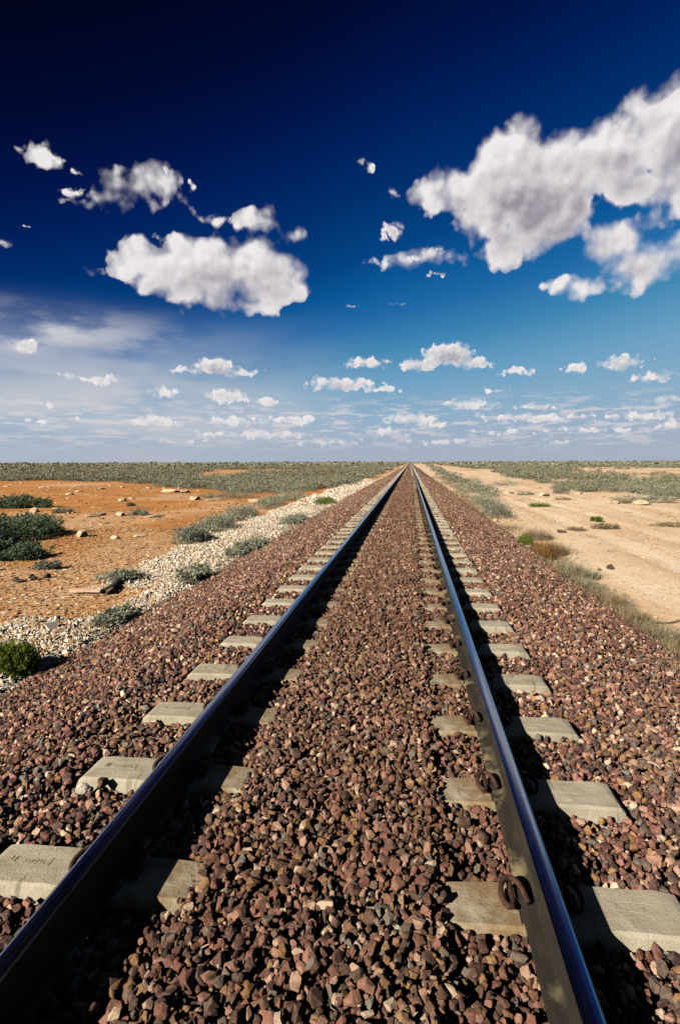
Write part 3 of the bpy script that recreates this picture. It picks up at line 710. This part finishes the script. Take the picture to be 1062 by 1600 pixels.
def make_sleeper():
    root = bpy.data.objects.new('sleeper', sleeper_me); COL.objects.link(root)
    for side in (-1, 1):
        link('rail_pad', pad_me, root, (side * GAUGE, 0, -.004))
        for io in (-1, 1):
            sh = link('clip_shoulder', shoulder_me, root, (side * GAUGE + io * .094, 0, .0))
            link('rail_clip', clip_me if io > 0 else clip_me_m, root, (side * GAUGE, 0, .004))
            link('clip_insulator', insul_me, root, (side * GAUGE + io * .058, 0, .012))
    return root
ORD = ['first', 'second', 'third', 'fourth', 'fifth', 'sixth', 'seventh', 'eighth', 'ninth', 'tenth']
grp = 'concrete sleepers under the rails'
proto = make_sleeper()
N_FULL = 45; N_ALL = 296
far_proto = None
for k in range(-1, N_ALL):
    yk = SL_Y0 + k * SL_DY + random.uniform(-.008, .008)
    rz = random.uniform(-.006, .006)
    if k < 0: lab = 'concrete sleeper just below the photo\'s bottom edge, half buried in stones'
    elif k == 0: lab = 'concrete sleeper closest to the viewer, ending in a rusty clip and rectangular cast mark'
    elif k < 10: lab = f'weathered concrete sleeper, {ORD[k]} one counting up from the bottom of the photo'
    elif k < N_FULL: lab = 'pale concrete sleeper in the middle distance, seen as a narrow bar beside the rails'
    else: lab = 'far concrete sleeper merging into a ladder of thin bars towards the horizon'
    if k == -1:
        o = proto; o.location = (XC, yk, 0)
    elif k < N_FULL:
        o = copy_thing(proto, (XC, yk, 0), rz)
    else:
        o = link('sleeper', sleeper_me, None, (XC, yk, 0), rz)
    o['label'] = lab; o['category'] = 'railway sleeper'; o['group'] = grp
    if 0 <= k < 12:
        link('maker_mark', mark_plain, o, (1.075, 0.012, .0105)); link('maker_mark', mark_worn, o, (-1.075, 0.012, .0105))
v0, f0 = sleeper_mesh(False)
yk = SL_Y0 + np.arange(N_ALL, 2600) * SL_DY
V = (v0[None] + np.stack([np.full(yk.size, XC), yk, np.zeros(yk.size)], 1)[:, None]).reshape(-1, 3)
Fc = (f0[None] + (np.arange(yk.size) * len(v0))[:, None, None]).reshape(-1, 4)
link('distant_sleepers', np_mesh('distant_sleepers', V, Fc, MC), kind='stuff')

# ------------------------------------------------------------------ rocks
def rock_mesh(name, seed, sx, sy, sz, mat=MROCK, sub=3):
    r = np.random.default_rng(seed)
    bm = bmesh.new(); bmesh.ops.create_icosphere(bm, subdivisions=sub, radius=.5)
    planes = [(r.normal(size=3), r.uniform(.26, .44)) for _ in range(11)]
    off = r.uniform(0, 50, 3)
    for v in bm.verts:
        p = np.array(v.co)
        for n_, d_ in planes:
            n2 = n_ / np.linalg.norm(n_); t = p @ n2 - d_
            if t > 0: p = p - n2 * t * .92
        e = float(fbm(p[0] * 6 + off[0], p[1] * 6 + p[2] * 5 + off[1], seed, 3)) - .5
        p = p * (1 + e * .22)
        v.co = Vector((p[0] * sx, p[1] * sy, p[2] * sz))
    me = bpy.data.meshes.new(name); bm.to_mesh(me); bm.free(); me.materials.append(mat)
    return me
def gzf(x, y): return float(gz(np.array([x]), np.array([y]))[0])
def put_rock(x, y, sx, sy, sz, seed, label, mat=MROCK, group=None, name='limestone_rock', turn=0.0, sink=.40, cat='rock'):
    o = link(name, rock_mesh(name, seed, sx, sy, sz, mat), None, (x, y, gzf(x, y) + sz * (.5 - sink)), random.uniform(0, 6.28) + turn, label=label, category=cat)
    if group: o['group'] = group
    return o

# ------------------------------------------------------------------ plants
def leaf_cloud(seed, rx, ry, h, ncl, nleaf, ll, lw, clr=.30, erect=.5, fill=.55):
    """leaves gathered in clumps over a low dome; each leaf is a small folded kite"""
    r = np.random.default_rng(seed)
    th = r.uniform(0, 2 * np.pi, ncl); rad = np.sqrt(r.uniform(0, 1, ncl)) * .92
    ht = h * np.sqrt(np.clip(1 - rad ** 3, 0, 1)) * r.uniform(.62, 1.0, ncl)
    lvl = np.where(r.uniform(size=ncl) < fill, ht, ht * r.uniform(.25, .8, ncl))
    C = np.stack([rx * rad * np.cos(th), ry * rad * np.sin(th), np.maximum(lvl - clr * h * .5, .05 * h)], 1)
    tone = r.uniform(0, 1, ncl)
    ci = r.integers(0, ncl, nleaf)
    off = r.normal(size=(nleaf, 3)); off /= np.linalg.norm(off, axis=1)[:, None]
    rr = r.uniform(0, 1, nleaf) ** .45
    s = np.array([clr * (rx + ry) * .42, clr * (rx + ry) * .42, clr * h])
    P = C[ci] + off * rr[:, None] * s
    P[:, 2] = np.maximum(P[:, 2], .01)
    ns = max(4, ncl); nsh = nleaf // 7                                     # leafy shoots that stand out of the dome
    a_ = r.uniform(0, 2 * np.pi, ns); q_ = np.sqrt(r.uniform(0, 1, ns)) * .95
    top = np.stack([rx * q_ * np.cos(a_), ry * q_ * np.sin(a_), h * np.sqrt(np.clip(1 - q_ ** 3, .02, 1)) * .8], 1)
    sd_ = np.stack([np.cos(a_) * q_ * .8, np.sin(a_) * q_ * .8, np.full(ns, .75)], 1) + r.normal(0, .25, (ns, 3))
    sd_ *= (h * r.uniform(.15, .55, ns))[:, None]
    si = r.integers(0, ns, nsh); t_ = r.uniform(0, 1, nsh)[:, None]
    P[:nsh] = top[si] + sd_[si] * t_ + r.normal(0, .018 + .02 * h, (nsh, 3)) * (1.1 - t_)
    P[:, 2] = np.maximum(P[:, 2], .01)
    D = off * .8 + r.normal(size=(nleaf, 3)) * .45; D[:, 2] += erect
    D /= np.linalg.norm(D, axis=1)[:, None]
    Sd = np.cross(D, r.normal(size=(nleaf, 3))); Sd /= np.linalg.norm(Sd, axis=1)[:, None]
    L = ll * r.uniform(.6, 1.3, nleaf)[:, None]; Wd = lw * r.uniform(.7, 1.3, nleaf)[:, None]
    V = np.stack([P, P + D * L * .5 + Sd * Wd * .5, P + D * L, P + D * L * .5 - Sd * Wd * .5], 1).reshape(-1, 3)
    b = np.arange(nleaf) * 4
    Fc = np.stack([np.stack([b, b + 1, b + 2], 1), np.stack([b, b + 2, b + 3], 1)], 1).reshape(-1, 3)
    rn = np.clip(tone[ci] * .5 + r.uniform(0, 1, nleaf) * .5, 0, 1)
    return V, Fc, np.repeat(rn, 4)
def stems(seed, rx, ry, h, n, rad):
    r = random.Random(seed); Vs, Fs = [], []
    for i in range(n):
        a = r.uniform(0, 6.28); d = r.uniform(.2, .9)
        e = (rx * d * math.cos(a), ry * d * math.sin(a), h * r.uniform(.5, .9) * math.sqrt(1 - d * d * .8))
        b0 = (e[0] * .12, e[1] * .12, -.03); mid = (e[0] * .5 + r.uniform(-.04, .04), e[1] * .5 + r.uniform(-.04, .04), e[2] * .42)
        v, f = tube([b0, mid, e], lambda t: rad * (1 - .7 * t), 5, 3)
        f = [[q + len(Vs) for q in ff] for ff in f]; Vs.extend(v.tolist()); Fs.extend(f)
    return py_mesh('stems', Vs, Fs, MTWIG)
def blades(seed, n, rx, ry, h, w, lean=.5, segs=3):
    """a tussock of thin bent grass blades"""
    r = np.random.default_rng(seed)
    a = r.uniform(0, 2 * np.pi, n); d = np.sqrt(r.uniform(0, 1, n))
    B = np.stack([rx * d * np.cos(a), ry * d * np.sin(a), np.full(n, -.01)], 1)
    out = np.stack([np.cos(a + r.normal(0, .7, n)), np.sin(a + r.normal(0, .7, n)), np.zeros(n)], 1)
    H = h * r.uniform(.4, 1.1, n) * (1 - .35 * d); ln = lean * r.uniform(.2, 1.3, n) * (.4 + d)
    sd = np.stack([-out[:, 1], out[:, 0], np.zeros(n)], 1) + r.normal(0, .3, (n, 3)); sd /= np.linalg.norm(sd, axis=1)[:, None]
    Vs = []
    for i in range(segs + 1):
        t = i / segs
        c = B + out * (ln * H * t * t)[:, None] + np.stack([0 * H, 0 * H, H * t * (1 - .25 * ln * t)], 1)
        ww = w * (1 - .8 * t)
        Vs += [c - sd * ww / 2, c + sd * ww / 2]
    V = np.stack(Vs, 1); k = V.shape[1]; V = V.reshape(-1, 3)
    b = (np.arange(n) * k)[:, None]; Fc = []
    for i in range(segs):
        q = i * 2
        Fc += [b + np.array([[q, q + 1, q + 3]]), b + np.array([[q, q + 3, q + 2]])]
    return V, np.concatenate(Fc), np.repeat(r.uniform(0, 1, n), k)
def plant_thing(name, label, cat, loc, foliage, fmat, stem_me=None, rotz=0.0, group=None, part='foliage', scale=None):
    root = bpy.data.objects.new(name, None); COL.objects.link(root); root.empty_display_size = .1
    root.location = loc; root.rotation_euler = (0, 0, rotz); root['label'] = label; root['category'] = cat
    if scale: root.scale = scale
    if group: root['group'] = group
    me = foliage if isinstance(foliage, bpy.types.Mesh) else np_mesh(part, foliage[0], foliage[1], fmat, dict(rnd=foliage[2]))
    link(part, me, root)
    if stem_me is not None: link('stems', stem_me, root)
    return root
def at(x, y): return (x, y, gzf(x, y) - .01)

# --- single bushes the photo shows clearly
SB = 'saltbush'
def bush(x, y, rx, ry, h, seed, label, mat=None, n=None, group=None, ll=.05, lw=.018, cat='bush', name='saltbush'):
    n = n or int(min(9000, 2600 + 5200 * rx * ry))
    ncl = int(22 + 26 * rx * ry)
    return plant_thing(name, label, cat, at(x, y), leaf_cloud(seed, rx, ry, h, ncl, n, ll, lw, clr=.30 / max(1, (rx * ry) ** .25)), mat or MSALT, stems(seed, rx, ry, h, 14, .012), 0, group)
bush(-10.7, 14.1, 1.15, 2.0, .62, 1, 'long dark green saltbush thicket cut by the left edge, larger of the near pair', MDKSALT, n=30000, ll=.06, lw=.024)
bush(-8.75, 11.35, 1.05, .45, .36, 2, 'shorter dark saltbush just in front of the long thicket at the left edge', MDKSALT, n=17000, ll=.055, lw=.022)
bush(-18.4, 24.6, 2.1, .55, .52, 3, 'low flat saltbush on the orange soil at the left edge, behind the long thicket', MDKSALT, n=16000, ll=.08, lw=.034)
bush(-3.72, 4.86, .25, .24, .25, 4, 'bright green leafy bush at the ballast foot by the left edge', MGREEN, 5200, name='green_bush', ll=.045, lw=.012)
bush(-5.50, 13.7, .42, .8, .36, 5, 'pale saltbush at the near end of the row beyond the white gravel', n=6000, group='bushes along the far side of the white gravel')
bush(-5.75, 16.2, .50, 1.3, .44, 6, 'widest grey-green saltbush of the row beyond the white gravel', n=8000, group='bushes along the far side of the white gravel')
bush(-6.15, 20.3, .5, 1.5, .50, 7, 'saltbush with a dark hollow, in the row beyond the white gravel', n=7000, group='bushes along the far side of the white gravel')
bush(-6.5, 26.0, .5, 2.2, .48, 8, 'narrow saltbush beyond the white gravel where the row thins out', n=6000, group='bushes along the far side of the white gravel')
bush(-6.5, 31.2, .7, 2.4, .50, 9, 'farthest saltbush of the row beyond the white gravel', n=5000, group='bushes along the far side of the white gravel')
bush(-3.62, 9.2, .27, .50, .20, 10, 'round saltbush between white gravel and left ballast, casting a dark shadow on stones', n=5200, group='bushes at the left foot of the ballast')
bush(-3.70, 12.6, .22, 1.4, .15, 11, 'scruffy long saltbush strip between white gravel and left ballast', n=7000, group='bushes at the left foot of the ballast')
bush(-3.90, 18.6, .25, 1.6, .18, 12, 'dull saltbush at the left ballast foot behind the scruffy strip', n=5000, group='bushes at the left foot of the ballast')
bush(-4.15, 27.5, .35, 2.0, .22, 13, 'yellow-green bush at the left ballast foot where white gravel narrows', MGREEN, 4000, group='bushes at the left foot of the ballast', name='green_bush')
bush(-3.66, 6.7, .20, .40, .11, 14, 'small dark bush half buried in white gravel above the bright green bush', n=2400, group='bushes at the left foot of the ballast')
bush(-4.9, 9.15, .42, .25, .14, 15, 'low sprawling bush on white gravel beside the bent iron sheet', n=2600)
bush(-10.6, 21.3, .42, .25, .22, 16, 'dark little bush beside a flat pale rock on the orange soil', n=2000)
bush(-13.9, 21.6, .45, .25, .20, 17, 'sparse grey bush in the middle of the orange clearing', n=1800)
bush(-7.05, 10.35, .30, .2, .16, 18, 'tiny dark bush on bare soil in front of the thickets', n=1500)
bush(-11.4, 32.0, .8, .5, .30, 19, 'left of two bushes among pale rocks before the shrub plain', n=2200)
bush(-9.8, 31.6, 1.3, .6, .42, 20, 'right of two bushes among pale rocks before the shrub plain', n=3600)
bush(-20.6, 46.0, 1.4, .6, .35, 21, 'low bush alone in the stony ground far left', n=2400)
# right side
bush(3.25, 22.0, .45, 1.5, .50, 22, 'silvery saltbush, nearer one of two on the right ballast foot', n=6000)
bush(3.45, 27.0, .55, 2.0, .55, 23, 'silvery saltbush, farther one of two on the right ballast foot', n=5600)
bush(2.80, 14.1, .16, .40, .20, 24, 'vivid green low plant beside the brown grass tussock', MGREEN, 2400, name='green_plant', cat='plant', ll=.05, lw=.012)
bush(6.35, 20.2, .20, .16, .17, 25, 'small vivid green plant alone on the pale dirt road', MGREEN, 1300, name='green_plant', cat='plant', ll=.06, lw=.014)
bush(5.9, 17.9, .42, .2, .15, 26, 'grey straggly bush on the pale road beyond the brown tussock', MDRY, 1500)
bush(4.95, 17.6, .35, .2, .10, 27, 'flattened dry bush on the pale road, left of the straggly one', MDRY, 900)
bush(5.8, 26.6, .55, .25, .17, 28, 'olive flat bush on the middle of the pale road', MGREEN, 1500)
bush(8.3, 18.9, .75, .3, .13, 29, 'flat spreading bush by the right edge on the pale road', MDRY, 1800)
bush(5.6, 11.3, .30, .22, .16, 30, 'small grey bush cut by the right edge', n=1300)
bush(10.6, 29.0, 1.0, .5, .38, 31, 'saltbush between white boulders near the right edge', n=3200)
bush(12.2, 29.4, .9, .5, .36, 32, 'saltbush beside the white boulders, nearest the right edge', n=3000)
bush(9.4, 36.8, .55, .4, .52, 33, 'upright rounded saltbush standing clear before the right plain', n=2600)
bush(6.9, 35.5, .7, .4, .24, 34, 'low saltbush at the far rim of the pale road', n=1800)
bush(8.1, 31.5, .45, .3, .15, 35, 'thin low bush on the far side of the pale road', MDRY, 900)
bush(6.2, 58.0, 1.0, 3.6, .5, 36, 'isolated row of saltbush on the far road, left part', n=4200)
bush(8.2, 50.0, 1.4, 1.8, .45, 37, 'isolated clump of saltbush on the far road, right part', n=3600)
bush(4.9, 73.0, 1.2, 5.0, .5, 38, 'long saltbush clump between far track and far road', n=4200)

# --- dry grass along the right foot of the ballast
def tussock(x, y, n, rx, ry, h, w, mat, seed, label, group=None, lean=.5):
    return plant_thing('grass_tussock', label, 'grass tussock', at(x, y), blades(seed, n, rx, ry, h, w, lean), mat, None, 0, group, part='blades')
tussock(2.88, 12.5, 1500, .24, .62, .42, .010, MBRN, 41, 'tall brown grass tussock, largest on the right ballast foot')
tussock(3.22, 12.9, 700, .22, .55, .36, .008, MDRY, 42, 'pale straw tussock leaning against the tall brown tussock')
tussock(3.35, 15.4, 900, .35, .7, .34, .010, MDRY, 43, 'straw tussock behind the vivid green plant')
tussock(2.90, 10.6, 1100, .28, .6, .24, .008, MOLIVE, 44, 'bleached grey tussock in front of the tall brown tussock')
tussock(3.15, 10.15, 420, .12, .2, .20, .010, MSALT, 45, 'small grey-green tuft right of the bleached grey tussock')
SPEC = [(2.80, 9.3, .30, .75, .24), (2.78, 8.3, .32, .65, .26), (2.72, 7.4, .32, .55, .28), (2.82, 6.6, .36, .45, .32), (2.70, 5.95, .32, .42, .30), (2.78, 5.3, .36, .38, .30), (2.85, 4.7, .36, .38, .30)]
for i, (x_, y_, a_, b_, h_) in enumerate(SPEC):
    tussock(x_, y_, 1500, a_, b_, h_ * .75, .007, MDRY if i % 3 else MOLIVE, 50 + i,
            f'matted dry grass clump at the right ballast foot, {ORD[i]} before the grey tussock', 'dry grass clumps at the right ballast foot', .8)
# thin dead growth that cannot be told into plants: right foot and left foot of the ballast
Vs, Fs, Rs, base = [], [], [], 0
def straw(x, y, n, rx, ry, h, w, seed, lean=.8):
    global base
    v, f, r_ = blades(seed, n, rx, ry, h, w, lean, 2)
    v = v + np.array([[x, y, 0]]); v[:, 2] += np.maximum(gz(v[:, 0], v[:, 1]), bed_z(v[:, 0]) - .03)
    Vs.append(v); Fs.append(f + base); Rs.append(r_); base += len(v)
for i in range(230):
    y_ = 4.0 + 76 * rng.uniform() ** 1.5
    straw(2.72 + .016 * max(0, y_ - 6) + rng.normal(0, .16 + .006 * y_), y_, int(90 / (1 + y_ / 30)), .16 + .006 * y_, .3 + .02 * y_, rng.uniform(.10, .26), .006 + .0004 * y_, 1000 + i)
for i in range(110):
    y_ = 5.6 + 75 * rng.uniform() ** 1.4
    straw(-3.62 - .008 * y_ + rng.normal(0, .14 + .004 * y_), y_, int(80 / (1 + y_ / 30)), .14 + .005 * y_, .25 + .02 * y_, rng.uniform(.08, .2), .006 + .0004 * y_, 1300 + i)
for i in range(170):
    x_, y_ = rng.uniform(3.2, 15), rng.uniform(6, 60)
    straw(x_, y_, 36, .12 + .003 * y_, .10 + .003 * y_, rng.uniform(.04, .12), .006 + .0004 * y_, 1600 + i)
link('dry_grass', np_mesh('dry_grass', np.concatenate(Vs), np.concatenate(Fs), MDRY, dict(rnd=np.concatenate(Rs))), kind='stuff')

# --- the saltbush plain: the nearest bushes one by one, the rest as one mass
PROT = [leaf_cloud(900 + i, .55, .5, .48, 26, 620, .085, .030) for i in range(6)]
P_ME = [np_mesh('saltbush', v, f, MPLAIN, dict(rnd=r_)) for v, f, r_ in PROT]
def sample_plain(r0, r1, dens):
    w = 1.2 * r1
    n = int(dens * (w * 2) * r1)
    X = rng.uniform(-w, w, n); Y = rng.uniform(20, r1 * 1.02, n)
    d = np.hypot(X, Y)
    k = (d >= r0) & (d < r1) & (X < .80 * Y + 10) & (X > -1.1 * Y - 10)
    k &= rng.uniform(0, 1, n) < plain_cover(X, Y)
    k &= ~((X > -5.4) & (X < 3.0))
    return X[k], Y[k]
X, Y = sample_plain(26, 62, 1.0)
order = np.argsort(np.hypot(X, Y)); X, Y = X[order], Y[order]
NI = 235
for i in range(min(NI, len(X))):
    s = random.uniform(.65, 1.35)
    o = link('saltbush', P_ME[i % 6], None, at(X[i], Y[i]), random.uniform(0, 6.28), (s * 1.25, s * 1.1, s * random.uniform(.8, 1.1)), category='bush')
    o['label'] = 'grey-green saltbush in the front ranks of the shrub plain ' + ('left of the track' if X[i] < 0 else 'right of the pale road')
    o['group'] = 'saltbush in the front ranks of the ' + ('left' if X[i] < 0 else 'right') + ' plain'
Vs, Fs, Rs, base = [], [], [], 0
def mass(X, Y, protos, s0):
    global base
    s = s0 * rng.uniform(.6, 1.35, X.size)
    S = np.stack([s * 1.25, s * 1.15, s * rng.uniform(.75, 1.1, X.size)], 1)
    v, f, r_ = merge(protos, np.stack([X, Y, gz(X, Y) - .01], 1), S, rot_mats(X.size, False), rng.uniform(0, 1, X.size))
    Vs.append(v); Fs.append(f + base); Rs.append(r_); base += len(v)
mass(X[NI:], Y[NI:], [leaf_cloud(920 + i, .55, .5, .48, 20, 260, .12, .045) for i in range(6)], 1.0)
X, Y = sample_plain(62, 120, .62); mass(X, Y, [leaf_cloud(940 + i, .6, .55, .50, 14, 150, .15, .065) for i in range(6)], 1.1)
X, Y = sample_plain(120, 260, .22); mass(X, Y, [leaf_cloud(960 + i, .8, .75, .50, 10, 60, .25, .14) for i in range(6)], 1.25)
X, Y = sample_plain(260, 620, .035); mass(X, Y, [leaf_cloud(980 + i, 1.4, 1.4, .55, 8, 18, .6, .5) for i in range(6)], 1.5)
X, Y = sample_plain(620, 1500, .004); mass(X, Y, [leaf_cloud(990 + i, 3.2, 3.2, .8, 8, 14, 1.4, 1.1) for i in range(6)], 1.6)
link('saltbush_plain', np_mesh('saltbush_plain', np.concatenate(Vs), np.concatenate(Fs), MPLAIN, dict(rnd=np.concatenate(Rs))), kind='stuff')

# ------------------------------------------------------------------ rocks, timber, scrap
put_rock(-8.8, 14.5, .42, .34, .36, 1, 'upright pale rock at the right end of the long saltbush thicket', turn=math.pi)
put_rock(-11.9, 20.6, 1.1, .5, .26, 2, 'broad pale rock behind the long saltbush thicket', turn=math.pi)
put_rock(-11.1, 20.9, .5, .4, .30, 3, 'dark-shadowed pale rock touching the broad rock behind the thicket')
put_rock(-15.4, 21.9, .45, .4, .42, 4, 'chunky pale rock between the low flat bush and the long thicket')
put_rock(-14.7, 22.3, .4, .3, .26, 5, 'smaller pale rock right of the chunky one')
put_rock(-9.75, 20.9, 1.35, .5, .16, 6, 'flat cream slab beside the dark little bush', turn=math.pi)
put_rock(-15.3, 29.0, .8, .5, .34, 7, 'pale rock in the middle of the orange clearing')
put_rock(-16.1, 37.2, 1.5, .7, .40, 8, 'dark-edged ledge of rock at the back of the clearing')
put_rock(-15.0, 36.8, .8, .5, .42, 9, 'block beside the dark-edged ledge at the back of the clearing')
put_rock(-11.9, 30.6, 1.3, .7, .34, 10, 'pale rock left of the two bushes before the shrub plain')
put_rock(-10.6, 30.0, 1.5, .6, .22, 11, 'flat pale rock in front of the two bushes before the shrub plain')
put_rock(-7.9, 28.5, .9, .5, .28, 12, 'dark-topped rock alone on the orange soil right of the pale rocks')
put_rock(-7.2, 31.8, 1.1, .7, .52, 13, 'tilted pale slab at the front of the shrub plain')
put_rock(-6.8, 30.5, 1.0, .5, .22, 14, 'flat pale slab lying below the tilted slab')
put_rock(-7.9, 14.5, .42, .3, .12, 15, 'flat pale stone right of the saltbush thickets', sink=.3)
put_rock(-7.4, 14.9, .5, .3, .12, 16, 'flat pale stone farthest right of the thickets', sink=.3)
put_rock(-8.6, 9.8, .55, .35, .12, 17, 'flat whitish stone at the left edge in front of the thickets', sink=.3)
put_rock(-7.9, 10.1, .3, .2, .12, 18, 'small whitish stone in front of the thickets', sink=.3)
for i, (x_, y_) in enumerate([(-6.75, 9.45), (-6.6, 9.3), (-6.88, 9.22), (-6.5, 9.52), (-6.72, 9.12)]):
    put_rock(x_, y_, .17, .15, .13, 20 + i, 'dark stone in the little heap on soil before the bent iron', MDROCK, 'little heap of dark stones', 'dark_stone')
put_rock(-13.1, 25.6, .5, .3, .34, 30, 'dark reddish lump standing out on the orange soil', MDROCK, None, 'dark_rock')
ROCKS = [rock_mesh('limestone_rock', 60 + j, 1.5, 1, .5, MROCK, 2) for j in range(6)]
for i in range(58):
    y_ = random.uniform(26, 58); x_ = -y_ * random.uniform(.3, .78) - 3; s = .16 + .36 * random.random() ** 2
    link('limestone_rock', ROCKS[i % 6], None, (x_, y_, gzf(x_, y_) + .05 * s), random.uniform(0, 6.28), (s, s, s), label='small pale rock among many strewn over the back of the orange clearing', category='rock', group='rocks strewn over the orange clearing')
# right side
put_rock(10.9, 28.0, 1.3, .8, .42, 31, 'largest white boulder among the bushes near the right edge')
put_rock(9.7, 28.6, .9, .6, .30, 32, 'white boulder left of the largest one near the right edge')
put_rock(12.6, 32.0, 1.3, .8, .40, 33, 'white boulder behind the bushes near the right edge')
put_rock(7.9, 35.0, 1.1, .7, .40, 34, 'pale boulder left of the upright rounded saltbush')
put_rock(10.6, 37.2, .8, .5, .36, 35, 'pale boulder right of the upright rounded saltbush')
put_rock(6.3, 37.5, 1.3, .6, .26, 36, 'flat pale boulder at the edge of the right plain')
put_rock(3.72, 10.95, .17, .16, .15, 37, 'dark brown stone on the pale road, larger of two', MDROCK, None, 'dark_stone')
put_rock(3.50, 10.85, .14, .08, .06, 38, 'flat dark chip on the pale road beside the dark brown stone', MDROCK, None, 'dark_stone')
put_rock(4.3, 16.6, .34, .2, .18, 39, 'dark jagged stone on the pale road above the brown tussock', MDROCK, None, 'dark_stone')
put_rock(2.72, 13.5, .24, .2, .18, 40, 'pale stone at the ballast edge below the vivid green plant')
put_rock(2.86, 19.6, .26, .2, .20, 41, 'whitish stone at the ballast edge before the silvery bushes')
put_rock(-4.6, 62.0, .9, 1.4, .5, 42, 'white mound at the far end of the gravel strip')
put_rock(235, 560, 16, 8, 3.0, 43, 'white outcrop glinting on the horizon near the right edge', sink=.45)
# stones that stand out on the ballast
put_rock_z = lambda x, y, z, s, seed, lab, mat: link('stone', rock_mesh('stone', seed, s, s * .8, s * .75, mat, 2), None, (x, y, z), 1.0, label=lab, category='stone')
put_rock_z(-1.475, 2.33, .0, .075, 51, 'white lump of limestone leaning on the front of the second left sleeper end', MW)
put_rock_z(-1.400, 2.37, .015, .070, 52, 'blue-black stone touching the white lump on the sleeper', MDROCK)
put_rock_z(-1.285, 1.53, -.03, .070, 53, 'white stone in the ballast beside the left rail', MW)

# bent iron sheet and bleached board on the soil
def bent_sheet():
    Vs, Fs = [], []; n, m = 16, 10; t = .012
    for lay in (0, 1):
        for i in range(n + 1):
            u_ = i / n; yy = -.55 + 1.1 * u_; lift = .04 + .12 * u_ ** 2; sway = .12 * math.sin(u_ * 2.4)
            for j in range(m + 1):
                a = math.radians(205 - 170 * j / m); rr = .105 - t * lay
                Vs.append((rr * math.cos(a) + sway, yy, max(.0, rr * math.sin(a) * .9 + .035) + lift * .45))
    k = (n + 1) * (m + 1); w = m + 1
    for i in range(n):
        for j in range(m):
            a = i * w + j; Fs.append((a, a + 1, a + w + 1, a + w)); Fs.append((k + a, k + a + w, k + a + w + 1, k + a + 1))
        Fs.append((i * w, i * w + w, k + i * w + w, k + i * w)); Fs.append((i * w + m, k + i * w + m, k + i * w + w + m, i * w + w + m))
    for j in range(m):
        Fs.append((j, k + j, k + j + 1, j + 1)); b = n * w; Fs.append((b + j, b + j + 1, k + b + j + 1, k + b + j))
    return py_mesh('bent_iron_sheet', Vs, Fs, MIRON, False)
link('bent_iron_sheet', bent_sheet(), None, (-4.83, 8.62, gzf(-4.83, 8.62) + .01), R(18), (.62, .75, .62), label='bent dark iron sheet lying on the soil beside a bleached board', category='scrap metal')
bm_ = bmesh.new(); bmesh.ops.create_grid(bm_, x_segments=14, y_segments=3, size=.5)
ext = bmesh.ops.extrude_face_region(bm_, geom=bm_.faces[:])
for g_ in ext['geom']:
    if isinstance(g_, bmesh.types.BMVert): g_.co.z += 1
for v_ in bm_.verts:
    e_ = (float(fbm(v_.co.x * 6, v_.co.y * 5 + v_.co.z * 3, 9)) - .5)
    v_.co = Vector((v_.co.x * .50 * (1 + e_ * .10), v_.co.y * .10 + e_ * .02, v_.co.z * .045 + e_ * .012))
me_ = bpy.data.meshes.new('board'); bm_.to_mesh(me_); bm_.free(); me_.materials.append(MWOOD)
link('bleached_board', me_, None, (-5.07, 8.36, gzf(-5.07, 8.36) + .03), R(4), label='short bleached board lying in front of the bent iron sheet', category='board')
tv, tf = tube([(-.28, 0, .03), (-.1, .03, .04), (.1, .01, .03), (.3, .06, .05)], lambda t: .016 * (1 - .5 * t), 6, 4)
link('dead_stick', py_mesh('dead_stick', tv, tf, MTWIG, True), None, at(3.12, 7.3), R(12), label='thin dead stick lying on the pale road near the right edge', category='stick')

# lone tree on the horizon
tr = bpy.data.objects.new('distant_tree', None); COL.objects.link(tr); tr.location = (-113, 1262, gzf(-113, 1262)); tr['label'] = 'tiny lone tree breaking the horizon left of the track'; tr['category'] = 'tree'
tv, tf = tube([(0, 0, -.3), (.2, 0, 1.6), (.1, 0, 3.4)], lambda t: .3 * (1 - .5 * t), 8, 3); link('trunk', py_mesh('trunk', tv, tf, MTWIG, True), tr)
lv = leaf_cloud(71, 2.3, 2.2, 3.2, 26, 900, .6, .35); lv[0][:, 2] += 2.2
link('crown', np_mesh('crown', lv[0], lv[1], MGREEN, dict(rnd=lv[2])), tr)
